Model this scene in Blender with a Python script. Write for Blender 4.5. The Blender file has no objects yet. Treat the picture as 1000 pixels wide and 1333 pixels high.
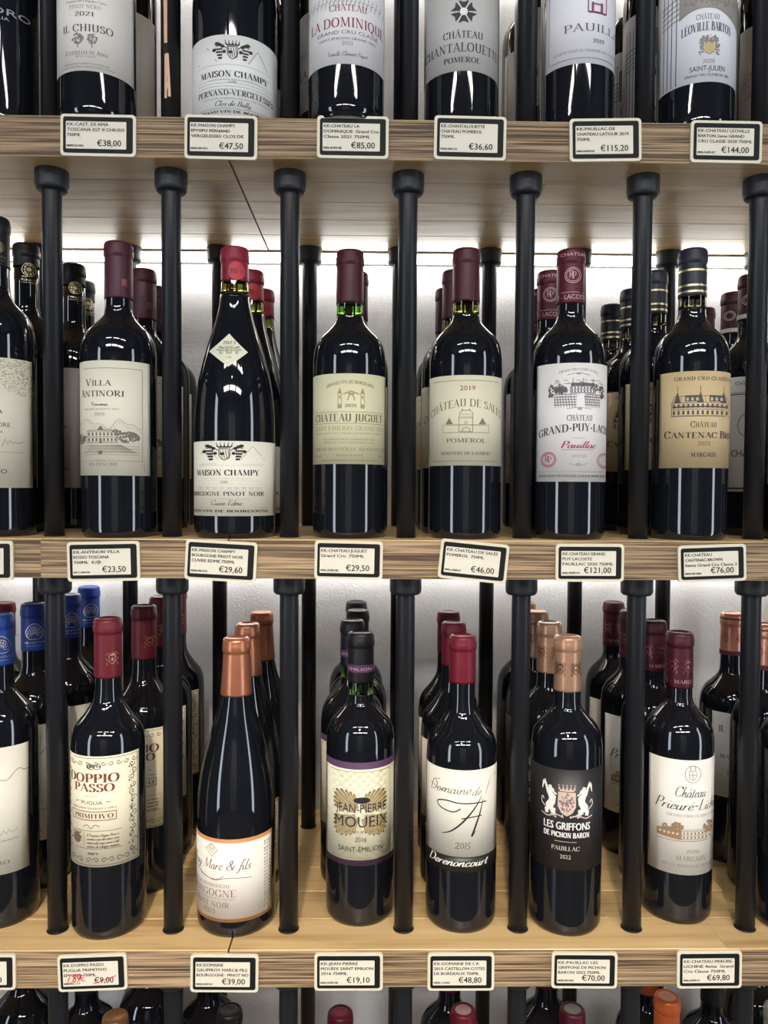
import bpy, math, random
from mathutils import Vector, Matrix
C = bpy.context.scene.collection
PI = math.pi
# ------------------------------------------------------------------ camera
F, W, H = 1000.0, 1000.0, 1333.0
YAW, PIT, ROL = 0.0142, 0.031, 0.0055
EYE = Vector((0, 0, 1.5))
_cy, _sy, _cp, _sp = math.cos(YAW), math.sin(YAW), math.cos(PIT), math.sin(PIT)
FW = Vector((_sy*_cp, _cy*_cp, -_sp)); RT0 = Vector((_cy, -_sy, 0)); UP0 = RT0.cross(FW)
RT = RT0*math.cos(ROL) + UP0*math.sin(ROL); UP = -RT0*math.sin(ROL) + UP0*math.cos(ROL)
cam = bpy.data.cameras.new('camera'); co = bpy.data.objects.new('camera', cam); C.objects.link(co)
M = Matrix((RT, UP, -FW)).transposed().to_4x4(); M.translation = EYE; co.matrix_world = M
cam.sensor_fit = 'VERTICAL'; cam.sensor_height = 36.0; cam.lens = 36.0*F/H; cam.clip_start = 0.02
bpy.context.scene.camera = co
vs = bpy.context.scene.view_settings
vs.view_transform = 'Standard'; vs.look = 'None'; vs.gamma = 1; vs.use_curve_mapping = False; vs.exposure = 0.0
# ------------------------------------------------------------------ light
w = bpy.data.worlds.new('world'); bpy.context.scene.world = w; w.use_nodes = True
w.node_tree.nodes['Background'].inputs[0].default_value = (0.55, 0.62, 0.75, 1)
w.node_tree.nodes['Background'].inputs[1].default_value = 0.25
def spot(loc, aim, power, col, size, blend, rad):
    l = bpy.data.lights.new('ceiling_spot', 'SPOT'); l.energy = power; l.color = col
    l.spot_size = math.radians(size); l.spot_blend = blend; l.shadow_soft_size = rad
    o = bpy.data.objects.new('ceiling_spot', l); C.objects.link(o); o.location = loc
    o.rotation_euler = (Vector(aim)-Vector(loc)).to_track_quat('-Z', 'Y').to_euler()
spot((-0.12, -1.15, 2.66), (-0.05, 0.78, 0.64), 150, (1.0, 0.82, 0.58), 36, 0.9, 0.05)
spot((0.75, -0.55, 2.66), (0.15, 0.78, 0.80), 24, (1.0, 0.88, 0.70), 46, 0.9, 0.05)
LED = 12.5          # strength of the shelf LED strips
PANEL = 39         # ceiling panels
WIN = 9.0           # shop windows behind the camera
# ------------------------------------------------------------------ geometry of the rack
YF, YWALL = 0.75, 1.0855
TH = 0.0385
ZS = {'T': 1.5+.3546, 'M': 1.5-.0506, 'B': 1.5-.4587, 'U': 1.5-.4587-.4085}
ZTOP = ZS['T']+.405
PX0, PDX, PYF, PYR = -.3247, .1195, .787, 1.0296
def ray(px, py):
    return FW*F + RT*(px-W/2) - UP*(py-H/2)
def atY(px, py, Y):
    d = ray(px, py); return EYE + d*(Y/d.y)
def atZ(px, py, Z):
    d = ray(px, py); return EYE + d*((Z-EYE.z)/d.z)
def proj(p):
    q = Vector(p)-EYE; z = q.dot(FW)
    return W/2+F*q.dot(RT)/z, H/2-F*q.dot(UP)/z
# ------------------------------------------------------------------ materials
MATS = {}
def mat(name, rgb=(.5, .5, .5), rough=.5, metal=0, emit=0, coat=0, trans=0, spec=.5, bump=None, vary=0, vscale=60):
    if name in MATS: return MATS[name]
    m = bpy.data.materials.new(name); m.use_nodes = True; MATS[name] = m
    nt = m.node_tree; b = nt.nodes['Principled BSDF']
    b.inputs['Base Color'].default_value = (*rgb, 1); b.inputs['Roughness'].default_value = rough
    b.inputs['Metallic'].default_value = metal; b.inputs['Coat Weight'].default_value = coat
    b.inputs['Transmission Weight'].default_value = trans; b.inputs['Specular IOR Level'].default_value = spec
    if emit:
        b.inputs['Emission Color'].default_value = (*rgb, 1); b.inputs['Emission Strength'].default_value = emit
    if bump or vary:
        tc = nt.nodes.new('ShaderNodeTexCoord'); n = nt.nodes.new('ShaderNodeTexNoise')
        n.inputs['Scale'].default_value = bump[0] if bump else vscale; n.inputs['Detail'].default_value = 6
        nt.links.new(tc.outputs['Object'], n.inputs['Vector'])
        if bump:
            bp = nt.nodes.new('ShaderNodeBump'); bp.inputs['Strength'].default_value = bump[1]; bp.inputs['Distance'].default_value = bump[2]
            nt.links.new(n.outputs['Fac'], bp.inputs['Height']); nt.links.new(bp.outputs['Normal'], b.inputs['Normal'])
        if vary:
            r = nt.nodes.new('ShaderNodeValToRGB')
            r.color_ramp.elements[0].position = .3; r.color_ramp.elements[1].position = .7
            r.color_ramp.elements[0].color = (*[c*(1-vary) for c in rgb], 1); r.color_ramp.elements[1].color = (*[min(1, c*(1+vary)) for c in rgb], 1)
            nt.links.new(n.outputs['Fac'], r.inputs['Fac']); nt.links.new(r.outputs['Color'], b.inputs['Base Color'])
    return m
def wood(name, dark, mid, light, sx, sz, rough, bump, coat=0, streak=.5, lo=.36, hi=.66):
    m = bpy.data.materials.new(name); m.use_nodes = True; nt = m.node_tree; b = nt.nodes['Principled BSDF']
    N = nt.nodes.new; L = nt.links.new
    tc = N('ShaderNodeTexCoord'); oi = N('ShaderNodeObjectInfo')
    mul = N('ShaderNodeMath'); mul.operation = 'MULTIPLY'; mul.inputs[1].default_value = 37.0; L(oi.outputs['Random'], mul.inputs[0])
    add = N('ShaderNodeVectorMath'); L(tc.outputs['Object'], add.inputs[0]); L(mul.outputs[0], add.inputs[1])
    mp = N('ShaderNodeMapping'); mp.inputs['Scale'].default_value = (sx, sz, sz); L(add.outputs[0], mp.inputs[0])
    n1 = N('ShaderNodeTexNoise'); n1.inputs['Scale'].default_value = 1.0; n1.inputs['Detail'].default_value = 5; n1.inputs['Distortion'].default_value = .35
    L(mp.outputs[0], n1.inputs['Vector'])
    mp2 = N('ShaderNodeMapping'); mp2.inputs['Scale'].default_value = (sx*.45, sz*.22, sz*.22); L(add.outputs[0], mp2.inputs[0])
    n2 = N('ShaderNodeTexNoise'); n2.inputs['Scale'].default_value = 1.0; n2.inputs['Detail'].default_value = 3; n2.inputs['Distortion'].default_value = 1.1; L(mp2.outputs[0], n2.inputs['Vector'])
    r = N('ShaderNodeValToRGB'); e = r.color_ramp.elements
    e[0].position = lo; e[0].color = (*dark, 1); e[1].position = hi; e[1].color = (*light, 1)
    k = e.new(.5); k.color = (*mid, 1)
    mix = N('ShaderNodeMath'); mix.operation = 'MULTIPLY_ADD'; mix.inputs[1].default_value = streak
    sc = N('ShaderNodeMath'); sc.operation = 'MULTIPLY'; sc.inputs[1].default_value = 1-streak; L(n2.outputs['Fac'], sc.inputs[0])
    L(n1.outputs['Fac'], mix.inputs[0]); L(sc.outputs[0], mix.inputs[2]); L(mix.outputs[0], r.inputs['Fac'])
    hsv = N('ShaderNodeHueSaturation')
    mr = N('ShaderNodeMapRange'); mr.inputs['To Min'].default_value = .82; mr.inputs['To Max'].default_value = 1.16
    L(oi.outputs['Random'], mr.inputs[0]); L(mr.outputs[0], hsv.inputs['Value']); L(r.outputs['Color'], hsv.inputs['Color']); L(hsv.outputs['Color'], b.inputs['Base Color'])
    bp = N('ShaderNodeBump'); bp.inputs['Strength'].default_value = bump; bp.inputs['Distance'].default_value = .001
    L(n1.outputs['Fac'], bp.inputs['Height']); L(bp.outputs['Normal'], b.inputs['Normal'])
    b.inputs['Roughness'].default_value = rough; b.inputs['Coat Weight'].default_value = coat; b.inputs['Coat Roughness'].default_value = .36
    MATS[name] = m; return m
GLASS = mat('dark_bottle_glass', (.006, .007, .010), .035, spec=.55)
WALLM = mat('wall_plaster', (.70, .70, .71), .85, bump=(330, .55, .0012), vary=.05, vscale=9)
POST = mat('post_black_powder', (.010, .011, .014), .42, spec=.35, bump=(900, .15, .0004))
CAPM = mat('post_cap_black', (.014, .016, .020), .5)
EDGE = wood('wood_sawn_edge', (.075, .045, .023), (.25, .165, .090), (.44, .31, .185), 8, 640, .62, 1.0, streak=.72, lo=.42, hi=.60)
FACE = wood('wood_oiled_face', (.48, .30, .135), (.66, .455, .215), (.75, .54, .28), 6, 130, .36, .18, coat=.4, streak=.4)
# ------------------------------------------------------------------ mesh helpers
def mesh(name, V, Fc, m, parent=None, smooth=False, mi=None):
    me = bpy.data.meshes.new(name); me.from_pydata(V, [], Fc)
    for k in (m if isinstance(m, (list, tuple)) else [m]): me.materials.append(k)
    if mi: me.polygons.foreach_set('material_index', mi)
    if smooth: me.polygons.foreach_set('use_smooth', [True]*len(Fc))
    me.update()
    o = bpy.data.objects.new(name, me); C.objects.link(o)
    if parent: o.parent = parent
    return o
def tag(o, label, cat, group=None, kind=None):
    o['label'] = label; o['category'] = cat
    if group: o['group'] = group
    if kind: o['kind'] = kind
    return o
def empty(name, loc=(0, 0, 0)):
    o = bpy.data.objects.new(name, None); o.location = loc; o.empty_display_size = .02; C.objects.link(o); return o
def boxd(x0, x1, y0, y1, z0, z1):
    V = [(x, y, z) for x in (x0, x1) for y in (y0, y1) for z in (z0, z1)]
    return V, [(0, 1, 3, 2), (4, 6, 7, 5), (0, 4, 5, 1), (2, 3, 7, 6), (0, 2, 6, 4), (1, 5, 7, 3)]
def box(name, x0, x1, y0, y1, z0, z1, m, parent=None):
    V, Fc = boxd(x0, x1, y0, y1, z0, z1); return mesh(name, V, Fc, m, parent)
def struct(name, *a):
    o = box(name, *a); o['kind'] = 'structure'; return o
def catmull(P, n):
    out = []
    Q = [P[0]] + list(P) + [P[-1]]
    for i in range(1, len(Q)-2):
        a, b, c, d = Q[i-1], Q[i], Q[i+1], Q[i+2]
        for k in range(n):
            t = k/n
            out.append(tuple(.5*((2*b[j]) + (-a[j]+c[j])*t + (2*a[j]-5*b[j]+4*c[j]-d[j])*t*t + (-a[j]+3*b[j]-3*c[j]+d[j])*t**3) for j in (0, 1)))
    out.append(tuple(P[-1])); return out
def lathe(name, prof, m, parent=None, seg=44):
    V = []; Fc = []
    rings = []
    for r, z in prof:
        if r < 1e-6: rings.append([len(V)]); V.append((0, 0, z))
        else:
            s = len(V); rings.append(list(range(s, s+seg)))
            V += [(r*math.cos(2*PI*k/seg), r*math.sin(2*PI*k/seg), z) for k in range(seg)]
    for A, B in zip(rings, rings[1:]):
        for k in range(seg):
            a0, a1 = A[k % len(A)], A[(k+1) % len(A)]; b0, b1 = B[k % len(B)], B[(k+1) % len(B)]
            f = []
            for q in (a0, a1, b1, b0):
                if q not in f: f.append(q)
            Fc.append(tuple(f))
    return mesh(name, V, Fc, m, parent, smooth=True)
# ------------------------------------------------------------------ serif stroke alphabet (cap height = 1)
# glyph: (advance, [strokes], [serif points]); a stroke is a string: flag + points; s smooth, t thin, T thick
def P_(s):
    v = [float(t) for t in s.replace(',', ' ').split()]; return list(zip(v[::2], v[1::2]))
GL = {
'A': (.76, ['t .08 0 .39 1', 'T .37 1 .68 0', 't .19 .36 .56 .36'], '.08 0 .68 0'),
'B': (.66, ['l .16 0 .16 1', 's .16 .98 .36 .98 .50 .88 .50 .66 .36 .54 .16 .53', 's .18 .53 .42 .52 .58 .40 .58 .14 .42 .02 .16 .02'], '.12 0 .12 1'),
'C': (.76, ['s .66 .76 .56 .95 .38 .98 .16 .84 .09 .5 .16 .16 .38 .02 .56 .05 .68 .22', 'l .67 .72 .67 .96'], ''),
'D': (.80, ['l .16 0 .16 1', 's .16 .98 .42 .98 .64 .82 .71 .5 .64 .18 .42 .02 .16 .02'], '.12 0 .12 1'),
'E': (.66, ['l .16 0 .16 1', 'l .14 .98 .56 .98', 'l .14 .02 .58 .02', 'l .16 .52 .45 .52', 't .56 .98 .56 .80', 't .58 .02 .60 .22'], '.12 0 .12 1'),
'F': (.60, ['l .16 0 .16 1', 'l .14 .98 .56 .98', 'l .16 .52 .44 .52', 't .56 .98 .56 .78'], '.16 0 .12 1'),
'G': (.80, ['s .66 .76 .56 .95 .38 .98 .16 .84 .09 .5 .16 .16 .38 .02 .56 .05 .66 .14', 'l .66 .02 .66 .44', 'l .67 .74 .67 .96'], '.66 .44'),
'H': (.82, ['l .17 0 .17 1', 'l .65 0 .65 1', 'l .17 .52 .65 .52'], '.17 0 .17 1 .65 0 .65 1'),
'I': (.36, ['l .18 0 .18 1'], '.18 0 .18 1'),
'J': (.42, ['l .24 .2 .24 1', 's .24 .24 .20 0 .08 -.12 .0 -.08'], '.24 1'),
'K': (.76, ['l .17 0 .17 1', 't .60 1 .20 .46', 'T .30 .56 .64 0'], '.17 0 .17 1 .60 1 .66 0'),
'L': (.62, ['l .16 0 .16 1', 'l .14 .02 .56 .02', 't .56 .02 .58 .24'], '.16 1 .12 0'),
'M': (.98, ['t .14 0 .18 1', 'T .18 1 .48 .06', 't .48 .06 .78 1', 'T .79 1 .83 0'], '.14 0 .15 1 .83 0 .81 1'),
'N': (.84, ['t .16 0 .16 1', 'T .16 1 .68 .0', 't .68 0 .68 1'], '.16 0 .13 1 .68 1'),
'O': (.82, ['s .41 .98 .18 .86 .09 .5 .18 .14 .41 .02 .64 .14 .73 .5 .64 .86 .41 .98'], ''),
'P': (.62, ['l .16 0 .16 1', 's .16 .98 .38 .98 .54 .86 .54 .60 .38 .46 .16 .46'], '.16 0 .12 1'),
'Q': (.82, ['s .41 .98 .18 .86 .09 .5 .18 .14 .41 .02 .64 .14 .73 .5 .64 .86 .41 .98', 's .40 .04 .52 -.12 .70 -.22 .82 -.20'], ''),
'R': (.72, ['l .16 0 .16 1', 's .16 .98 .38 .98 .53 .87 .53 .64 .38 .52 .16 .51', 'T .34 .52 .62 0'], '.16 0 .12 1 .66 0'),
'S': (.56, ['s .46 .80 .38 .95 .26 .98 .12 .88 .12 .68 .30 .53 .46 .38 .46 .14 .30 .02 .16 .04 .08 .22', 't .46 .94 .46 .76', 't .08 .06 .08 .26'], ''),
'T': (.70, ['l .35 0 .35 1', 'l .06 .98 .64 .98', 't .06 .98 .05 .78', 't .64 .98 .65 .78'], '.35 0'),
'U': (.80, ['s .17 1 .17 .28 .24 .06 .41 .02 .58 .08 .64 .28 .64 1'], '.17 1 .64 1'),
'V': (.76, ['T .08 1 .38 0', 't .38 0 .68 1'], '.08 1 .68 1'),
'W': (1.05, ['T .08 1 .32 0', 't .32 0 .52 1', 'T .52 1 .76 0', 't .76 0 .97 1'], '.08 1 .52 1 .97 1'),
'X': (.74, ['T .10 1 .62 0', 't .62 1 .10 0'], '.10 1 .62 1 .10 0 .62 0'),
'Y': (.72, ['T .08 1 .36 .48', 't .36 .48 .64 1', 'l .36 0 .36 .5'], '.08 1 .64 1 .36 0'),
'Z': (.66, ['T .58 1 .08 0', 'l .10 .98 .58 .98', 'l .08 .02 .58 .02', 't .10 .98 .09 .8', 't .58 .02 .59 .2'], ''),
'0': (.58, ['s .29 .98 .14 .84 .09 .5 .14 .16 .29 .02 .44 .16 .49 .5 .44 .84 .29 .98'], ''),
'1': (.42, ['l .22 0 .22 1', 't .22 .98 .08 .84'], '.22 0'),
'2': (.56, ['s .10 .76 .18 .95 .30 .98 .44 .86 .42 .64 .22 .28 .08 .02', 'l .08 .03 .48 .03', 't .48 .03 .50 .2'], ''),
'3': (.56, ['s .10 .84 .24 .98 .42 .88 .42 .66 .26 .54', 's .26 .54 .46 .42 .47 .16 .28 .02 .08 .10'], ''),
'4': (.58, ['l .38 0 .38 1', 't .38 1 .05 .28', 'l .05 .28 .52 .28'], ''),
'5': (.56, ['l .14 .97 .46 .97', 't .14 .97 .12 .56', 's .12 .56 .30 .64 .46 .50 .46 .20 .28 .02 .08 .08'], ''),
'6': (.58, ['s .46 .95 .24 .84 .10 .46 .16 .10 .30 .02 .46 .14 .48 .38 .34 .56 .14 .48'], ''),
'7': (.54, ['l .08 .97 .48 .97', 'T .47 .97 .20 0'], ''),
'8': (.58, ['s .29 .98 .13 .86 .15 .64 .42 .42 .47 .18 .29 .02 .11 .18 .16 .42 .42 .64 .45 .86 .29 .98'], ''),
'9': (.58, ['s .12 .05 .34 .16 .48 .54 .42 .90 .28 .98 .12 .86 .10 .62 .24 .44 .44 .52'], ''),
'-': (.40, ['T .08 .40 .32 .40'], ''), '.': (.26, ['T .10 .05 .16 .05'], ''), ',': (.26, ['T .14 .06 .10 -.12'], ''),
"'": (.24, ['T .13 1 .10 .78'], ''), '&': (.86, ['s .76 .46 .60 .12 .34 .0 .10 .12 .12 .38 .40 .58 .46 .84 .34 .98 .22 .84 .30 .58 .56 .22 .78 .02'], ''),
'·': (.36, ['T .13 .45 .23 .45'], ''), ':': (.26, ['T .10 .05 .16 .05', 'T .10 .5 .16 .5'], ''),
}
LOW = {
'a': (.50, ['s .38 .38 .22 .46 .06 .28 .08 .04 .22 .0 .36 .16 .38 .42', 's .38 .44 .37 .10 .44 0 .54 .08']),
'b': (.48, ['s .14 1 .10 .5 .10 .12 .22 0 .38 .12 .40 .34 .28 .46 .12 .32']),
'c': (.42, ['s .36 .36 .24 .46 .08 .28 .10 .06 .24 0 .42 .12']),
'd': (.52, ['s .38 .38 .22 .46 .06 .28 .08 .04 .22 0 .36 .16 .40 .5 .44 1', 's .40 .5 .38 .10 .46 0 .56 .08']),
'e': (.42, ['s .08 .20 .28 .24 .36 .38 .24 .46 .09 .32 .08 .08 .24 0 .44 .12']),
'f': (.34, ['s .44 .92 .34 1 .26 .84 .20 .4 .14 -.14 .04 -.30 -.06 -.22', 't .04 .44 .36 .44']),
'g': (.50, ['s .38 .38 .22 .46 .06 .28 .08 .04 .22 0 .36 .16 .40 .44', 's .40 .44 .36 -.10 .22 -.32 .04 -.26 .14 -.10 .52 .10']),
'h': (.52, ['s .16 1 .10 .5 .06 0', 's .08 .16 .24 .44 .36 .42 .36 .10 .42 0 .54 .08']),
'i': (.26, ['s .10 .44 .10 .10 .18 0 .28 .08', 'T .14 .64 .14 .70']),
'j': (.26, ['s .16 .44 .12 -.14 .0 -.30', 'T .18 .64 .18 .70']),
'k': (.48, ['s .16 1 .10 .5 .06 0', 's .36 .44 .12 .22 .30 .04 .50 .06']),
'l': (.26, ['s .18 1 .10 .5 .10 .10 .18 0 .28 .08']),
'm': (.78, ['l .10 .44 .06 0', 's .08 .2 .24 .44 .34 .40 .30 0', 's .34 .2 .50 .44 .62 .40 .62 .10 .68 0 .80 .08']),
'n': (.52, ['l .10 .44 .06 0', 's .08 .2 .24 .44 .36 .42 .36 .10 .42 0 .54 .08']),
'o': (.46, ['s .24 .46 .08 .34 .08 .08 .22 0 .38 .12 .38 .36 .24 .46']),
'p': (.50, ['s .12 .44 .08 0 .02 -.34', 's .10 .2 .28 .46 .42 .34 .40 .10 .26 0 .10 .08']),
'q': (.50, ['s .38 .38 .22 .46 .06 .28 .08 .04 .22 0 .36 .16', 's .42 .44 .36 0 .34 -.34']),
'r': (.38, ['l .10 .44 .06 0', 's .08 .2 .20 .42 .36 .42']),
's': (.38, ['s .34 .38 .22 .46 .10 .36 .30 .16 .24 0 .06 .06']),
't': (.30, ['s .18 .72 .12 .3 .12 .08 .20 0 .32 .08', 't .02 .44 .30 .44']),
'u': (.52, ['s .10 .44 .08 .10 .20 0 .34 .14 .38 .44', 's .38 .44 .37 .10 .44 0 .54 .08']),
'v': (.46, ['s .08 .44 .18 0 .36 .24 .40 .44']),
'w': (.66, ['s .08 .44 .14 0 .30 .16 .34 .40 .38 .04 .54 .16 .60 .44']),
'x': (.46, ['T .10 .44 .36 0', 't .40 .44 .06 0']),
'y': (.50, ['s .10 .44 .10 .12 .22 0 .36 .16', 's .40 .44 .34 -.14 .20 -.32 .04 -.24']),
'z': (.44, ['l .08 .43 .38 .43', 'l .38 .43 .06 .02', 'l .06 .02 .40 .02']),
}
ACC = {'Â': 'A^', 'É': 'E/', 'È': 'E`', 'é': 'e/', 'â': 'a^', 'è': 'e`'}
def strip(pts, wf):
    """centreline -> list of quads (4 points each)"""
    n = len(pts); out = []; L = []; R = []
    for i, p in enumerate(pts):
        a = pts[max(0, i-1)]; b = pts[min(n-1, i+1)]
        dx, dy = b[0]-a[0], b[1]-a[1]; l = math.hypot(dx, dy) or 1e-9
        h = wf(dx/l, dy/l, i/(n-1))/2; nx, ny = -dy/l*h, dx/l*h
        L.append((p[0]+nx, p[1]+ny)); R.append((p[0]-nx, p[1]-ny))
    for i in range(n-1): out.append([R[i], R[i+1], L[i+1], L[i]])
    return out
def glyphs(txt, style='serif', T=.145, t=.05, slant=0.0, sm=3):
    """polygons of a line in cap-height units, plus its width"""
    polys = []; x = 0
    for ch in txt:
        acc = None
        if ch in ACC: ch, acc = ACC[ch]
        if ch == ' ': x += .34; continue
        low = ch.islower() and style == 'script'
        sc = 1.0
        if ch.islower() and style != 'script': ch = ch.upper(); sc = .80
        g = LOW.get(ch) if low else GL.get(ch)
        if g is None: x += .4; continue
        for s in g[1]:
            fl, pts = s[0], P_(s[1:])
            if fl == 's': pts = catmull(pts, sm)
            if fl == 't': wf = lambda a, b, k: t
            elif fl == 'T': wf = lambda a, b, k: T*.92
            else: wf = lambda a, b, k: t+(T-t)*abs(b)**1.4
            for q in strip(pts, wf): polys.append([(x+px*sc, py*sc) for px, py in q])
        if len(g) > 2 and style != 'script':
            sp = P_(g[2]) if g[2] else []
            for px, py in sp:
                y0 = py-(t if py > .3 else 0)
                polys.append([(x+(px+a)*sc, (y0+b)*sc) for a, b in ((-.12, 0), (.12, 0), (.12, t), (-.12, t))])
        if acc:
            cx = x+g[0]*.5*sc; y = (.62 if low else 1.08)*sc
            D = {'^': [(-.12, 0, 0, .14), (0, .14, .12, 0)], '/': [(-.04, 0, .09, .15)], '`': [(.04, 0, -.09, .15)]}[acc]
            for a, b, c, d in D: polys += [[(px, py) for px, py in q] for q in strip([(cx+a, y+b), (cx+c, y+d)], lambda *_: t*1.4)]
        x += g[0]*sc*(1.0 if style == 'script' else 1.06)
    if slant: polys = [[(px+py*slant, py) for px, py in q] for q in polys]
    return polys, x
SANS = {}; SANS_CAP = .682
def sans(txt):
    if txt in SANS: return SANS[txt]
    if any(c in txt for c in 'ΘΦ'):                          # Greek theta and phi: a round O with its bar
        k = [i for i, c in enumerate(txt) if c in 'ΘΦ'][0]; lat = txt.translate(str.maketrans('ΘΦΕΡΥΟΚ', 'OOEPYOK'))
        P, wd = sans(lat); P = list(P); a = sans(lat[:k])[1] if k else 0; b = sans(lat[:k+1])[1]
        m0, m1 = a+(b-a)*.30, a+(b-a)*.88; mc = a+(b-a)*.57
        P.append([(m0, .45), (m1, .45), (m1, .55), (m0, .55)] if txt[k] == 'Θ' else [(mc-.05, -.12), (mc+.05, -.12), (mc+.05, 1.12), (mc-.05, 1.12)])
        SANS[txt] = (P, wd); return SANS[txt]
    cu = bpy.data.curves.new('tmp', 'FONT'); cu.body = txt; cu.resolution_u = 2; cu.size = 1
    o = bpy.data.objects.new('tmp', cu); C.objects.link(o)
    dg = bpy.context.evaluated_depsgraph_get(); me = o.evaluated_get(dg).to_mesh()
    V = [(v.co.x, v.co.y) for v in me.vertices]; polys = [[V[i] for i in p.vertices] for p in me.polygons]
    o.evaluated_get(dg).to_mesh_clear(); bpy.data.objects.remove(o); bpy.data.curves.remove(cu)
    ys = SANS_CAP
    xs = [v[0] for v in V] or [0, 1]; x0 = min(xs)
    r = ([[((px-x0)/ys, py/ys) for px, py in q] for q in polys], (max(xs)-x0)/ys)
    SANS[txt] = r; return r
# ------------------------------------------------------------------ print on a surface
class Ink:
    """flat polygons in surface coordinates (u, z); build() lays them on the surface"""
    def __init__(s, rgb, name='lettering', rough=.6, metal=0, lift=0): s.P = []; s.rgb = rgb; s.name = name; s.rough = rough; s.metal = metal; s.lift = lift
    def build(s, surf, parent, off=.00045):
        if not s.P: return
        V = []; Fc = []
        for q in s.P:
            k = len(V); V += [surf(u, z, off+s.lift) for u, z in q]; Fc.append(tuple(range(k, k+len(q))))
        key = 'print_%s_%d%d%d' % (('metallic' if s.metal else 'ink'), *[int(c*99) for c in s.rgb])
        mesh(s.name, V, Fc, mat(key, s.rgb, s.rough, s.metal), parent)
class Lab:
    """drawing area measured in photograph pixels, laid on a surface of revolution"""
    def __init__(s, cx, rpx, R, az, zof, rfun):
        s.cx, s.r, s.R, s.az, s.zof, s.rfun = cx, rpx, R, az, zof, rfun
        s.mp = R/rpx; s.inks = []
    def X(s, px):
        t = (px-s.cx)/s.r; c = .96
        th = math.asin(t) if abs(t) <= c else math.copysign(math.asin(c)+(abs(t)-c)*2.4, t)
        return th*s.R
    def Y(s, py): return s.zof(py)
    def surf(s, u, z, off):
        a = -s.az + u/s.R - PI/2; r = s.rfun(z)+off
        return (r*math.cos(a), r*math.sin(a), z)
    def ink(s, rgb, name='lettering', **k): i = Ink(rgb, name, **k); s.inks.append(i); return i
    def text(s, i, t, x0, x1, y, h, font='serif', arch=0, T=.145, tt=.05, slant=0):
        if font == 'sans': P, wd = sans(t)
        else: P, wd = glyphs(t, 'script' if font == 'script' else 'serif', T, tt, slant)
        u0, u1 = s.X(x0), s.X(x1); zb = s.Y(y); hh = (s.Y(y-h)-zb); k = (u1-u0)/wd; uc = (u0+u1)/2; hw = (u1-u0)/2
        am = arch*s.mp
        for q in P:
            o = []
            for px, py in q:
                u = u0+px*k; z = zb+py*hh
                if arch: d = (u-uc)/hw; z -= am*d*d; 
                o.append((u, z))
            i.P.append(o)
    def line(s, i, pts, w=1.0, smooth=0, taper=False):
        Q = catmull(pts, smooth) if smooth else pts
        if not smooth:
            D = []
            for a, b in zip(Q, Q[1:]):
                n = max(1, int(abs(a[0]-b[0])/6)); D += [(a[0]+(b[0]-a[0])*k/n, a[1]+(b[1]-a[1])*k/n) for k in range(n)]
            Q = D+[Q[-1]]
        U = [(s.X(x), s.Y(y)) for x, y in Q]; wm = w*s.mp
        f = (lambda a, b, t: wm*(.25+.75*math.sin(PI*min(1, max(0, t))))) if taper else (lambda *_: wm)
        i.P += strip(U, f)
    def poly(s, i, pts):
        if max(p[0] for p in pts)-min(p[0] for p in pts) < 5.5: i.P.append([(s.X(x), s.Y(y)) for x, y in pts]); return
        cx = sum(p[0] for p in pts)/len(pts); cy = sum(p[1] for p in pts)/len(pts)
        T = [((cx, cy), pts[k], pts[(k+1) % len(pts)]) for k in range(len(pts))]
        while T:
            a, b, c = T.pop()
            if max(a[0], b[0], c[0])-min(a[0], b[0], c[0]) < 5.5: i.P.append([(s.X(x), s.Y(y)) for x, y in (a, b, c)]); continue
            m = lambda p, q: ((p[0]+q[0])/2, (p[1]+q[1])/2)
            ab, bc, ca = m(a, b), m(b, c), m(c, a); T += [(a, ab, ca), (ab, b, bc), (ca, bc, c), (ab, bc, ca)]
    def rect(s, i, x0, y0, x1, y1):
        n = max(1, int(abs(x1-x0)/5))
        for k in range(n):
            a = x0+(x1-x0)*k/n; b = x0+(x1-x0)*(k+1)/n; s.poly(i, [(a, y1), (b, y1), (b, y0), (a, y0)])
    def disc(s, i, x, y, rx, ry=None, n=10):
        ry = ry or rx; s.poly(i, [(x+rx*math.cos(2*PI*k/n), y+ry*math.sin(2*PI*k/n)) for k in range(n)])
    def ring(s, i, x, y, r, w=1, n=18, ry=None):
        ry = ry or r; s.line(i, [(x+r*math.cos(2*PI*k/n), y+ry*math.sin(2*PI*k/n)) for k in range(n+1)], w)
    def frame(s, i, x0, y0, x1, y1, w=1):
        s.line(i, [(x0, y0), (x1, y0)], w); s.line(i, [(x0, y1), (x1, y1)], w); s.line(i, [(x0, y0), (x0, y1)], w); s.line(i, [(x1, y0), (x1, y1)], w)
    def paper(s, x0, y0, x1, y1, m, parent, name='label', off=.0002, full=False):
        a0, a1 = s.X(x0), s.X(x1)
        if full: a0, a1 = -PI*s.R, PI*s.R
        z0, z1 = s.Y(y1), s.Y(y0); n = max(10, int((a1-a0)/.004)); nz = 1 if abs(s.rfun(z0)-s.rfun(z1)) < 2e-4 else 8
        V = []; Fc = []
        for j in range(nz+1):
            for k in range(n+1): V.append(s.surf(a0+(a1-a0)*k/n, z0+(z1-z0)*j/nz, off))
        for j in range(nz):
            for k in range(n): q = j*(n+1)+k; Fc.append((q, q+1, q+n+2, q+n+1))
        b = len(V)                                            # rim, so that the paper has an edge
        ed = list(range(n+1))+[j*(n+1)+n for j in range(1, nz+1)]+[nz*(n+1)+k for k in range(n-1, -1, -1)]+[j*(n+1) for j in range(nz-1, 0, -1)]
        for e in ed:
            v = V[e]; q = math.hypot(v[0], v[1]); f = (q-off-.0002)/q; V.append((v[0]*f, v[1]*f, v[2]))
        for k in range(len(ed)):
            k2 = (k+1) % len(ed); Fc.append((ed[k], b+k, b+k2, ed[k2]))
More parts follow.
